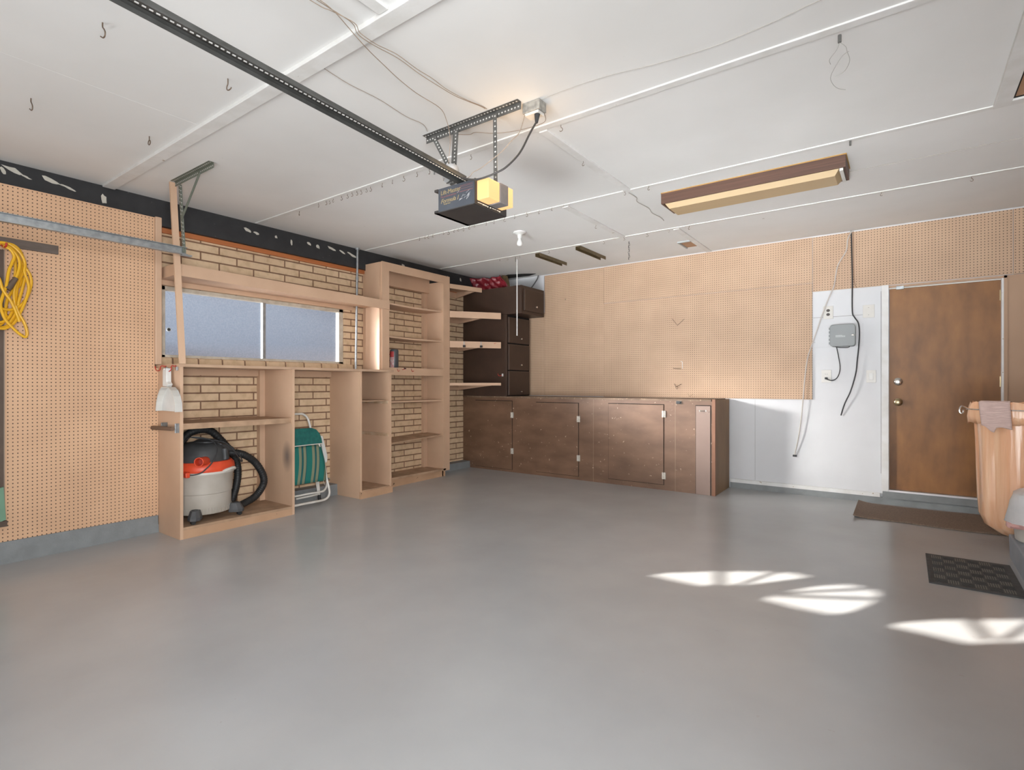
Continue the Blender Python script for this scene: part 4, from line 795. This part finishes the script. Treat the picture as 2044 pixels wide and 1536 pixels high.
wire('thin wire stretching from beside the long light fixture toward the right wall', [(-1.4, 4.66, 2.716), (-.9, 4.55, 2.716), (-.4, 4.50, 2.716), (.2, 4.50, 2.716), (.9, 4.50, 2.716)], .0014, MATS['painted_wire'])
# track and hanger at left
tk = thing('door_track', 'galvanised horizontal door track along the left wall', 'track', (-4.33, 1.2, 2.17))
obj('track', MB().box(-4.335, -4.331, -.6, 1.80, 2.170, 2.222).box(-4.335, -4.300, -.6, 1.80, 2.168, 2.172).box(-4.335, -4.305, -.6, 1.80, 2.220, 2.223).box(-4.338, -4.300, 1.76, 1.83, 2.160, 2.169), steel, tk)
angle_bar('ceiling_angle', (-4.40, 1.755, 2.719), (-3.80, 1.755, 2.719), .034, .036, (0, -1, 0), (0, 0, -1), M('olive_angle_steel', (.20, .22, .18), .5, metal=.5), tk, pitch=.025)
angle_bar('hanger_angle', (-4.345, 1.752, 2.69), (-4.325, 1.772, 2.185), .024, .024, (1, 0, 0), (0, 1, 0), MATS['olive_angle_steel'], tk, pitch=.03)
obj('brace', MB().tube([(-3.99, 1.75, 2.695), (-4.317, 1.762, 2.425)], .0075, 6, smooth=False), MATS['olive_angle_steel'], tk)
# hooks
def cup(y_dir=(1, 0), s_=1.0):
    m_ = MB(); c_, q_ = y_dir
    pts = [(0, 0), (0, -.012), (.006, -.017), (.009, -.024), (.005, -.031), (-.003, -.032), (-.008, -.027)]
    m_.tube([(u*c_*s_, u*q_*s_, z*s_) for u, z in pts], .0016*s_, 6); return m_
base = None
def place_hooks(pts, lab, grp, z=2.700):
    global base
    for i, (x, y) in enumerate(pts):
        if base is None:
            base = obj('cup_hook', cup(), wire_m, origin=(0, 0, 0)); o = base
        else:
            o = base.copy(); S.collection.objects.link(o)
        o.location = (x, y, z); o.rotation_euler = (0, 0, R(-.5, .5)+(math.pi if R(0, 1) < .3 else 0)); k = R(.85, 1.2); o.scale = (k, k, k); tag(o, lab, 'hook', grp)
place_hooks([(-4.218, 2.659), (-3.9, 2.633), (-3.802, 2.638), (-3.774, 2.651), (-3.711, 2.64), (-3.608, 2.643), (-3.535, 2.645), (-3.47, 2.639), (-3.418, 2.645), (-3.37, 2.647), (-3.312, 2.651), (-3.258, 2.647), (-3.128, 2.65), (-3.023, 2.656), (-2.901, 2.654), (-2.769, 2.657), (-2.659, 2.668)],
            'small wire hook in the row left of the opener rail', 'hooks left of the opener rail', 2.702)
place_hooks([(-2.278, 2.666), (-1.598, 2.67)], 'small wire hook on the opener batten, right of the rail', 'hooks behind the opener bracket', 2.702)
place_hooks([(-3.985, 3.857), (-3.899, 3.854), (-3.853, 3.854), (-3.792, 3.855), (-3.651, 3.857), (-3.585, 3.858), (-3.515, 3.863), (-3.454, 3.857), (-3.39, 3.859), (-3.304, 3.844), (-3.246, 3.848), (-3.109, 3.854), (-3.018, 3.855), (-2.894, 3.855), (-2.779, 3.845), (-2.652, 3.853), (-2.531, 3.863), (-2.404, 3.866), (-2.288, 3.867)],
            'small wire hook in the row passing just below the lit opener', 'hooks in the row below the opener', 2.705)
place_hooks([(-1.748, 3.882)], 'small wire hook at the joint of two battens left of the light fixture', None, 2.705)
place_hooks([(-1.555, 3.885)], 'small wire hook just above the left end of the light fixture', None, 2.705)
place_hooks([(-3.878, 5.07), (-3.778, 5.085), (-3.602, 5.08), (-3.2, 5.08), (-2.524, 5.08), (-2.296, 5.08), (-2.051, 5.08), (-1.83, 5.08), (-1.635, 5.08)],
            'tiny wire hook under the farthest batten before the back wall', 'hooks under the farthest batten', 2.704)
place_hooks([(-.138, 5.08), (.398, 5.08)], 'tiny wire hook under the farthest batten beyond the light fixture', 'hooks right of the fixture', 2.704)
place_hooks([(-1.734, 3.186)], 'single wire hook in the middle of the lengthwise batten beyond the outlet box', None, 2.700)
place_hooks([(-2.328, 4.525)], 'single wire hook in the middle of the short lengthwise batten near the bulb', None, 2.700)
def bighook(lab, x, y, kind):
    m_ = MB()
    if kind == 'L': pts = [(0, 0, 0), (0, 0, -.018), (.018, 0, -.036), (.030, 0, -.052), (.026, 0, -.066), (.006, 0, -.066), (-.022, 0, -.050)]
    elif kind == 'S': pts = [(0, 0, 0), (.0, 0, -.026), (-.010, 0, -.038), (-.008, 0, -.052), (.010, 0, -.060), (.030, 0, -.058), (.034, 0, -.053)]
    elif kind == 'E': pts = [(0, 0, 0), (0, 0, -.022), (-.013, 0, -.030), (-.014, 0, -.044), (0, 0, -.052), (.014, 0, -.044), (.013, 0, -.030), (0, 0, -.022)]
    m_.tube([(x+a, y, 2.72+c) for a, b_, c in pts], .0028, 8)
    tag(obj('ceiling_hook', m_, wire_m, smooth=True), lab, 'hook')
bighook('large open ceiling hook nearest the top left corner of the photo', -2.714, .804, 'L')
bighook('S-bent ceiling hook between the rail and the nearest batten', -2.709, 1.318, 'S')
bighook('large open ceiling hook closest to the left wall', -3.737, .792, 'L')
bighook('closed eye hook in the ceiling near the left track hanger', -3.725, 1.34, 'E')
t = thing('screw_hook', 'dark hook with spring at the batten on the upper right of the ceiling', 'hook', (-.221, 2.715, 2.64))
obj('spring', MB().tube([(-.221, 2.690, 2.702), (-.221, 2.690, 2.670)], .007, 8), steel_d, t)
t2 = thing('loose_wire', 'tangle of thin curly wire hanging from the upper right ceiling hook', 'wire', (-.221, 2.76, 2.5))
for q in ([(-.221, 2.69, 2.670), (-.234, 2.712, 2.655), (-.265, 2.764, 2.65), (-.266, 2.809, 2.65)], [(-.219, 2.69, 2.670), (-.201, 2.719, 2.66), (-.198, 2.755, 2.655), (-.193, 2.821, 2.65), (-.21, 2.888, 2.65), (-.232, 2.92, 2.65), (-.261, 2.934, 2.65)],
          [(-.193, 2.765, 2.66), (-.217, 2.785, 2.66), (-.252, 2.848, 2.65), (-.277, 2.928, 2.65), (-.275, 2.996, 2.65), (-.259, 3.056, 2.65), (-.229, 3.095, 2.65)]):
    obj('strand', MB().tube(q, .0012, 5), M('grey_strand', (.40, .39, .36), .5), t2)
tag(obj('screw_hook', MB().tube([(-.264, 3.90, 2.704), (-.264, 3.90, 2.675)], .006, 8), steel_d), 'stubby dark screw hook on the batten right above the long light fixture', 'hook')
# bulb and rod, chain, channels
bl = thing('bare_bulb', 'unlit clear bulb in a white porcelain ceiling holder', 'light bulb', (-3.08, 4.35, 2.59))
obj('holder', MB().lathe((-3.08, 4.35, 2.72), [(.062, 0), (.060, -.012), (.040, -.022), (.024, -.030), (.021, -.058), (.018, -.062)], 24), white_p, bl, smooth=True)
obj('bulb', MB().lathe((-3.08, 4.35, 2.66), [(.015, 0), (.016, -.018), (.024, -.036), (.029, -.052), (.028, -.066), (.018, -.078), (.004, -.082)], 20), glass_b, bl, smooth=True)
obj('pull_chain', MB().tube([(-3.14, 4.33, 2.715), (-3.145, 4.32, 2.700)], .002, 5), chrome, bl)
ro = thing('pull_rod', 'thin white rod hanging from a hook under the farthest batten', 'rod', (-3.70, 5.17, 1.78))
obj('rod', MB().tube([(-3.700, 5.17, 2.690), (-3.700, 5.17, 1.785)], .0065, 8, smooth=False), white_p, ro, smooth=True)
obj('hook', MB().tube([(-3.715, 5.16, 2.72), (-3.715, 5.16, 2.66)], .003, 6), steel_d, ro)
for x, lab in ((-3.405, 'short olive brown channel on the ceiling, the one nearer the corner'), (-2.875, 'short olive brown channel on the ceiling, the one nearer the chain')):
    t = thing('ceiling_channel', lab, 'channel', (x, 5.46, 2.68), 'olive channels on the ceiling')
    obj('channel', MB().box(x-.032, x+.032, 5.165, 5.775, 2.716, 2.7195).box(x-.032, x-.029, 5.165, 5.765, 2.682, 2.717).box(x+.029, x+.032, 5.165, 5.775, 2.682, 2.717), channel_m, t)
    obj('screw', MB().lathe((x, 5.45, 2.713), [(.006, 0), (.006, .004)], 8), chrome, t)
cn = MB()
for i in range(9):
    z = 2.712-.021*i; c = (-2.34+.004*math.sin(i*2.1), 5.30); pts = []
    for k in range(7):
        a = 2*math.pi*k/6; u, v = .007*math.cos(a), .013*math.sin(a)
        pts.append((c[0]+(u if i % 2 else 0), c[1]+(0 if i % 2 else u), z-.010+v))
    cn.tube(pts, .0022, 5, smooth=False)
tag(obj('hanging_chain', cn, steel_d), 'short loose chain hanging from the ceiling near the back wall', 'chain')
vt = thing('ceiling_vent', 'small broken vent opening in the ceiling near the back wall', 'vent', (-1.87, 5.78, 2.71))
obj('recess', MB().box(-1.925, -1.80, 5.66, 5.92, 2.7165, 2.7198), hatch_m, vt)
obj('lip', MB().box(-1.94, -1.925, 5.65, 5.93, 2.705, 2.7198).box(-1.94, -1.80, 5.635, 5.66, 2.705, 2.7198), M('grey_lip', (.40, .42, .42), .5), vt)
# fixture
fx = thing('fluorescent_fixture', 'long wood-trimmed fluorescent ceiling light with yellowed cover, unlit', 'ceiling light', (-.93, 4.27, 2.575))
obj('backing', MB().box(-1.552, -.300, 4.125, 4.425, 2.712, 2.7195), M('amber_backing', (.38, .22, .06), .6), fx)
fw = MB().box(-1.55, -.305, 4.125, 4.140, 2.632, 2.712).box(-1.55, -.305, 4.405, 4.420, 2.632, 2.712).box(-1.55, -1.535, 4.140, 4.405, 2.632, 2.712).box(-.320, -.305, 4.140, 4.405, 2.632, 2.712)
obj('wood_frame', fw, wood_trim, fx, bevel=.001)
a0, a1, b0, b1 = -1.530, -.340, 4.143, 4.402
obj('diffuser', MB().hexa([(a0+.03, b0+.03, 2.598), (a1-.03, b0+.03, 2.598), (a1-.03, b1-.03, 2.598), (a0+.03, b1-.03, 2.598), (a0, b0, 2.640), (a1, b0, 2.640), (a1, b1, 2.640), (a0, b1, 2.640)]), diffuser, fx)
obj('end_cap', MB().box(-.342, -.3215, 4.15, 4.40, 2.618, 2.700), ivory, fx)
# attic hatch
struct('trim_%d' % tn, MB().box(.395, .465, -.8, 3.895, 2.697, 2.721), batten_m, bevel=.002); tn += 1
struct('trim_%d' % tn, MB().box(.465, 1.25, 3.845, 3.895, 2.700, 2.721), batten_m); tn += 1
ah = thing('attic_hatch', 'tan board closing the attic hatch in the upper right ceiling', 'hatch', (.9, 3.3, 2.71))
obj('hatch_board', MB().box(.475, 1.25, 2.4, 3.835, 2.7155, 2.7195), hatch_m, ah)
obj('dark_gap', MB().box(.465, 1.25, 3.835, 3.845, 2.712, 2.7195).box(.465, .475, 2.4, 3.845, 2.712, 2.7195), void_m, ah)
# ================================================================== BACK WALL FITTINGS
cb_ = thing('control_box', 'grey plastic irrigation control box on the white wall', 'control box', (-.48, 6.18, 1.57))
bx = MB(); r_ = .028; poly = []
for cx_, cz_, a0_ in ((-.373-r_, 1.793-r_, 0), (-.587+r_, 1.793-r_, 90), (-.587+r_, 1.578+r_, 180), (-.373-r_, 1.578+r_, 270)):
    for k in range(5):
        a = math.radians(a0_+k*22.5); poly.append((cx_+r_*math.cos(a), cz_+r_*math.sin(a)))
obj('lid', MB().prism(poly, 'y', 6.128, 6.150), grey_box, cb_, bevel=.006)
obj('case', MB().prism([(x*.98-.01, z) for x, z in poly], 'y', 6.150, 6.237), grey_box, cb_, bevel=.003)
obj('lock', MB().lathe((-.393, 6.128, 1.684), [(.010, 0), (.010, -.004), (.006, -.006)], 14, 'y'), chrome, cb_, smooth=True)
hb = MB()
for i in range(5): hb.box(-.596, -.586, 6.130, 6.148, 1.602+i*.036, 1.622+i*.036)
obj('lid_hinge', hb, grey_box, cb_)
mk = MB(); x = -.537
for i in range(8):
    w_ = (.010, .009, .008, .008, .007, .007, .006, .005)[i]; mk.box(x, x+w_, 6.1268, 6.128, 1.669, 1.677).box(x, x+w_, 6.1268, 6.128, 1.680, 1.688 if i < 5 else 1.683); x += w_+.0028
obj('embossed_mark', mk, M('worn_silver_mark', (.50, .52, .53), .5), cb_)
obj('sag_wire', MB().tube([(-.545, 6.16, 1.578), (-.50, 6.15, 1.567), (-.44, 6.15, 1.565), (-.42, 6.16, 1.577)], .004, 6), black, cb_)
def outlet(lab, x, z, col, w_=.075, h=.118, kind='duplex'):
    t = thing('wall_outlet' if kind == 'duplex' else 'wall_plate' if kind == 'blank' else 'light_switch', lab, {'duplex': 'outlet', 'blank': 'wall plate', 'switch': 'switch'}[kind], (x, 6.249, z-h/2))
    obj('cover_plate', MB().box(x-w_/2, x+w_/2, 6.243, 6.2495, z-h/2, z+h/2), ivory, t, bevel=.002)
    if kind == 'duplex':
        for dz in (-.020, .020):
            obj('socket', MB().prism([(x+.0165*math.cos(a), z+dz+.0145*math.sin(a)) for a in (math.pi*k/6 for k in range(12))], 'y', 6.241, 6.2435), col, t)
            if col is not black: obj('slots', MB().box(x-.009, x-.006, 6.2402, 6.2412, z+dz-.003, z+dz+.006).box(x+.006, x+.009, 6.2402, 6.2412, z+dz-.003, z+dz+.006), black, t)
    elif kind == 'switch': obj('toggle', MB().box(x-.017, x+.017, 6.239, 6.2435, z-.033, z+.033), white_p, t, bevel=.002)
    else: obj('screw', MB().lathe((x, 6.243, z+.035), [(.003, 0), (.003, -.001)], 8, 'y').lathe((x, 6.243, z-.035), [(.003, 0), (.003, -.001)], 8, 'y'), steel_d, t)
outlet('white plate with two dark brown sockets above the control box', -.612, 1.930, M('brown_socket', (.05, .035, .03), .5), .088, .13)
outlet('blank white wall plate beside the door, upper right of the control box', -.272, 1.916, None, .095, .125, 'blank')
outlet('white duplex outlet below the control box with a black plug', -.628, 1.288, ivory, .086, .126)
outlet('white light switch left of the brown door', -.252, 1.283, None, .078, .12, 'switch')
wc = M('off_white_cord', (.55, .51, .47), .6)
tg = thing('electrical_cord', 'long off-white cord hanging from the ceiling in front of the pegboard edge', 'electrical cord', (-.9, 6.21, .46))
obj('cord', MB().tube([(-.409, 6.2, 2.705), (-.442, 6.2, 2.628), (-.454, 6.2, 2.521), (-.522, 6.2, 2.392), (-.543, 6.2, 2.286), (-.561, 6.2, 2.173), (-.63, 6.2, 1.994), (-.7, 6.2, 1.772), (-.754, 6.2, 1.597), (-.79, 6.2, 1.471), (-.817, 6.2, 1.241), (-.84, 6.2, .933), (-.872, 6.21, .674), (-.913, 6.235, .474)], .0055, 8), wc, tg, smooth=True)
obj('end_plug', MB().box(-.93, -.895, 6.225, 6.2495, .455, .475), black, tg, bevel=.003)
tag(obj('black_cable', MB().tube([(-.413, 6.215, 2.712), (-.409, 6.215, 2.515), (-.404, 6.215, 2.22), (-.404, 6.21, 1.926), (-.384, 6.19, 1.86), (-.352, 6.17, 1.80), (-.343, 6.17, 1.70), (-.350, 6.19, 1.571), (-.363, 6.20, 1.434), (-.375, 6.2, 1.312), (-.417, 6.2, 1.141), (-.467, 6.21, 1.017), (-.501, 6.235, .898)], .0058, 8), black, smooth=True), 'black cable dropping from the ceiling past the right side of the control box', 'cable')
tg = thing('appliance_cord', 'short black cord from the control box to the outlet below it', 'cord', (-.55, 6.2, 1.25))
obj('cord', MB().tube([(-.535, 6.19, 1.578), (-.518, 6.2, 1.478), (-.505, 6.2, 1.364), (-.526, 6.2, 1.28), (-.569, 6.2, 1.245), (-.615, 6.205, 1.255), (-.628, 6.22, 1.265)], .0045, 8), black, tg, smooth=True)
obj('plug', MB().box(-.640, -.616, 6.215, 6.2405, 1.256, 1.278), black, tg, bevel=.004)
tag(obj('thin_wire', MB().tube([(-.397, 6.228, 2.71), (-.393, 6.23, 2.418), (-.389, 6.23, 2.221), (-.368, 6.23, 2.15)], .003, 6), M('tan_wire', (.32, .20, .13), .6)), 'thin tan wire on the pegboard beside the black cable', 'wire')
def pegpin(lab, pts, mat=wire_m, r=.003):
    tag(obj('peg_hook', MB().tube(pts, r, 6, smooth=False), mat), lab, 'hook')
pegpin('thin V-shaped peg hook in the middle of the large pegboard', [(-2.193, 6.195, 1.977), (-2.134, 6.205, 1.897), (-2.06, 6.229, 1.97)], r=.0025)
pegpin('small horizontal peg hook under the V-shaped hook', [(-2.19, 6.22, 1.398), (-2.145, 6.20, 1.393), (-2.10, 6.228, 1.39)])
pegpin('white double prong peg hook beside the small horizontal hook', [(-2.095, 6.205, 1.475), (-2.075, 6.200, 1.47), (-2.073, 6.200, 1.39)], white_p, .0035)
pegpin('looped wire peg hook low on the large pegboard', [(-2.175, 6.222, 1.215), (-2.157, 6.2, 1.19), (-2.150, 6.2, 1.165), (-2.139, 6.2, 1.152), (-2.125, 6.2, 1.165), (-2.132, 6.2, 1.180), (-2.150, 6.2, 1.178), (-2.11, 6.21, 1.20), (-2.095, 6.229, 1.21)])
pegpin('tiny V hook just above the bench edge', [(-2.02, 6.228, 1.10), (-1.993, 6.205, 1.065), (-1.96, 6.228, 1.095)], r=.0018)
pegpin('lone dark peg pin high on the pegboard near the brown cupboard', [(-3.67, 6.238, 2.36), (-3.66, 6.225, 2.34), (-3.65, 6.215, 2.355)])
# ================================================================== RIGHT SIDE
struct('trim_%d' % tn, MB().hexa([(.565, -.8, -.1), (1.25, -.8, -.1), (1.25, 4.90, -.1), (.578, 4.84, -.1), (.560, -.8, .185), (1.25, -.8, .185), (1.25, 4.97, .195), (.575, 4.91, .195)]), ledge_m, bevel=.008); tn += 1
# carpet runner and rubber mat
cr_ = MB(); N = 26
for i in range(N+1):
    x = -.35+1.42*i/N; yn = 5.477+.02*math.sin(i*.35)+.012*i/N; yf = 6.145-.03*math.sin(i*.2)
    for y in (yn, yn*.75+yf*.25, yn*.5+yf*.5, yn*.25+yf*.75, yf):
        e_ = .018 if i == 0 else .006 if i == 1 else 0
        cr_.v.append((x, y, fz(y)+.012+e_))
for i in range(N):
    for j in range(4): a = i*5+j; cr_.f.append((a, a+5, a+6, a+1))
co = obj('carpet_runner', cr_, carpet_m); md = co.modifiers.new('t', 'SOLIDIFY'); md.thickness = .010; md.offset = -1
tag(co, 'brown carpet strip lying on the floor in front of the brown door', 'rug')
rm = thing('rubber_mat', 'dark grey ribbed rubber door mat on the bare floor', 'door mat', (.33, 4.3, fz(4.3)))
mx0, mx1, my0, my1 = .122, .548, 3.99, 4.625
def FH(x, y, h): return (x, y, fz(y)+h)
def fbox(m_, x0, x1, y0, y1, h0, h1):
    m_.hexa([FH(x0, y0, h0), FH(x1, y0, h0), FH(x1, y1, h0), FH(x0, y1, h0), FH(x0, y0, h1), FH(x1, y0, h1), FH(x1, y1, h1), FH(x0, y1, h1)]); return m_
obj('mat_body', fbox(MB(), mx0, mx1, my0, my1, .0, .008), mat_m, rm, bevel=.002)
rg = MB(); nx_, ny_ = 6, 8
for i in range(nx_):
    for j in range(ny_):
        cx0 = mx0+.03+(mx1-mx0-.06)*i/nx_; cy0 = my0+.03+(my1-my0-.06)*j/ny_; w_ = (mx1-mx0-.06)/nx_*.9; h_ = (my1-my0-.06)/ny_*.9
        for k in range(5):
            if (i+j) % 2: fbox(rg, cx0+w_*k/5, cx0+w_*(k+.4)/5, cy0, cy0+h_, .008, .0105)
obj('ridges', rg, mat_r, rm, label='worn pale ridges')
rg = MB()
for i in range(nx_):
    for j in range(ny_):
        cx0 = mx0+.03+(mx1-mx0-.06)*i/nx_; cy0 = my0+.03+(my1-my0-.06)*j/ny_; w_ = (mx1-mx0-.06)/nx_*.9; h_ = (my1-my0-.06)/ny_*.9
        for k in range(5):
            if not (i+j) % 2: fbox(rg, cx0, cx0+w_, cy0+h_*k/5, cy0+h_*(k+.4)/5, .008, .010)
for a in (.012, .020): fbox(rg, mx0+a, mx0+a+.003, my0+.012, my1-.012, .008, .010)
obj('cross_ridges', rg, mat_m, rm)
# orange bag on wire ring
BX, BY = .735, 5.17
bag = thing('bin_bag_holder', 'wire hoop with a big orange plastic bag hanging beside the door', 'bag holder', (BX, BY, .1))
def ring(cx_, cy_, rx, ry, z, n_=40, ph=0): return [(cx_+rx*math.cos(2*math.pi*k/n_+ph), cy_+ry*math.sin(2*math.pi*k/n_+ph), z) for k in range(n_+1)]
hp = ring(BX, BY, .345, .20, 1.035)
hz = 1.02
m_ = MB(); n_ = 64; levels = [(1.045, 1.0, 1.0, .0), (1.075, .97, .97, .0), (1.06, 1.015, 1.03, 0), (1.0, 1.02, 1.04, .004), (.93, .97, 1.0, .010)]
def bagring(z, sx, sy, amp, seed, k0=0):
    out = []
    for k in range(n_):
        a = 2*math.pi*k/n_
        rr = 1+amp*(math.sin(9*a+seed)+.6*math.sin(17*a+seed*2.3)+.4*math.sin(29*a+seed))
        out.append((BX+.335*sx*math.cos(a)*rr, BY+.195*sy*math.sin(a)*rr, z))
    return out
body = [(1.02, .95, .95, .014), (.95, .93, .95, .030), (.80, .90, .97, .040), (.60, .885, 1.0, .044), (.40, .87, 1.02, .038), (.27, .86, 1.0, .026), (.20, .78, .92, .018), (.145, .55, .70, .016), (.112, .25, .35, .01)]
vs = []; fs = []
for i, (z, sx, sy, am) in enumerate(body): vs += bagring(z, sx, sy, am, .5+.12*i)
for i in range(len(body)-1):
    for k in range(n_): fs.append((i*n_+k, i*n_+(k+1) % n_, (i+1)*n_+(k+1) % n_, (i+1)*n_+k))
fs.append(tuple(range((len(body)-1)*n_, len(body)*n_)))
b1_ = MB().add(vs, fs); bo_ = obj('bag', b1_, orange_film, bag, smooth=True, label='tall orange plastic bag')
md = bo_.modifiers.new('t', 'SOLIDIFY'); md.thickness = .002
cuff = [(1.015, .99, .99, .004), (1.06, .985, .99, .008), (1.075, 1.01, 1.03, .010), (1.04, 1.045, 1.08, .012), (.98, 1.06, 1.10, .02), (.925, 1.03, 1.07, .028)]
vs = []; fs = []
for i, (z, sx, sy, am) in enumerate(cuff): vs += [(x, y, zz+.008*math.sin(5*k*.31+i)) for k, (x, y, zz) in enumerate(bagring(z, sx, sy, am, 2+.3*i))]
for i in range(len(cuff)-1):
    for k in range(n_): fs.append((i*n_+k, i*n_+(k+1) % n_, (i+1)*n_+(k+1) % n_, (i+1)*n_+k))
co_ = obj('bag_cuff', MB().add(vs, fs), orange_film, bag, smooth=True, label='folded-over orange bag rim')
md = co_.modifiers.new('t', 'SOLIDIFY'); md.thickness = .002
obj('hoop', MB().tube(ring(BX, BY, .362, .222, 1.025), .0045, 8, smooth=False), chrome, bag, smooth=True)
obj('hoop_hook', MB().tube([(.385, 5.12, 1.025), (.352, 5.10, 1.045), (.338, 5.095, 1.040), (.330, 5.09, 1.015), (.338, 5.09, .995), (.352, 5.09, 1.0), (.354, 5.09, 1.02)], .0055, 8), chrome, bag, smooth=True)
obj('support_arm', MB().tube([(BX+.36, BY, 1.025), (1.255, BY, 1.025)], .006, 8), chrome, bag)
# cloth
cl = MB(); cu, cv_ = 14, 16
for j in range(cv_+1):
    v = j/cv_
    for i in range(cu+1):
        u = i/cu; ang = math.radians(208+32*u); wv = .006*math.sin(9*u+3*v)
        s0 = min(v/.12, 1); rad = .97+.10*s0+.02
        z = 1.090 - max(0, v-.08)*(.235-.045*abs(u-.5)*2 if u < .55 else .205)
        if v < .08: z = 1.085+.006*v/.08
        shrink = 1-.10*v*(1-u)*1.4
        a2 = math.radians(217+(30)*(u*shrink+.5*(1-shrink)+.06*v))
        cl.v.append((BX+.352*rad*math.cos(a2)*(1+wv), BY+.213*rad*math.sin(a2)*(1+wv)-.01, z+.006*math.sin(11*u)*v))
for j in range(cv_):
    for i in range(cu): a = j*(cu+1)+i; cl.f.append((a, a+1, a+cu+2, a+cu+1))
clo = obj('cloth', cl, pink_cloth, smooth=True); md = clo.modifiers.new('t', 'SOLIDIFY'); md.thickness = .004
tag(clo, 'pale pink knit cloth draped over the orange bag rim', 'cloth')
# small white bin with bag
wb = thing('waste_bin', 'small white bin with a white liner standing on the grey ledge', 'bin', (.725, 4.74, .195))
WX, WY = .725, 4.74
obj('bin', MB().lathe((WX, WY, .195), [(.13, 0), (.140, .01), (.155, .19), (.150, .19)], 28), lip_m, wb, smooth=True)
def lin(levels_, nm, mat):
    vs = []; fs = []; k2 = 40
    for i, (z, r_, am) in enumerate(levels_):
        for k in range(k2):
            a = 2*math.pi*k/k2; rr = r_*(1+am*(math.sin(5*a+i)+.7*math.sin(11*a+2*i))); vs.append((WX+rr*math.cos(a), WY+rr*math.sin(a), z+am*.12*math.sin(3*a+1)))
    for i in range(len(levels_)-1):
        for k in range(k2): fs.append((i*k2+k, i*k2+(k+1) % k2, (i+1)*k2+(k+1) % k2, (i+1)*k2+k))
    fs.append(tuple(range(k2))[::-1]); return obj(nm, MB().add(vs, fs), mat, wb, smooth=True)
lin([(.530, .06, .0), (.522, .12, .03), (.500, .150, .035), (.45, .165, .03), (.40, .172, .03), (.34, .180, .035), (.315, .182, .04)], 'liner', white_film)
lin([(.316, .176, .04), (.315, .184, .04), (.300, .186, .045), (.288, .184, .045)], 'drawstring', M('pink_drawstring', (.80, .45, .42), .4))
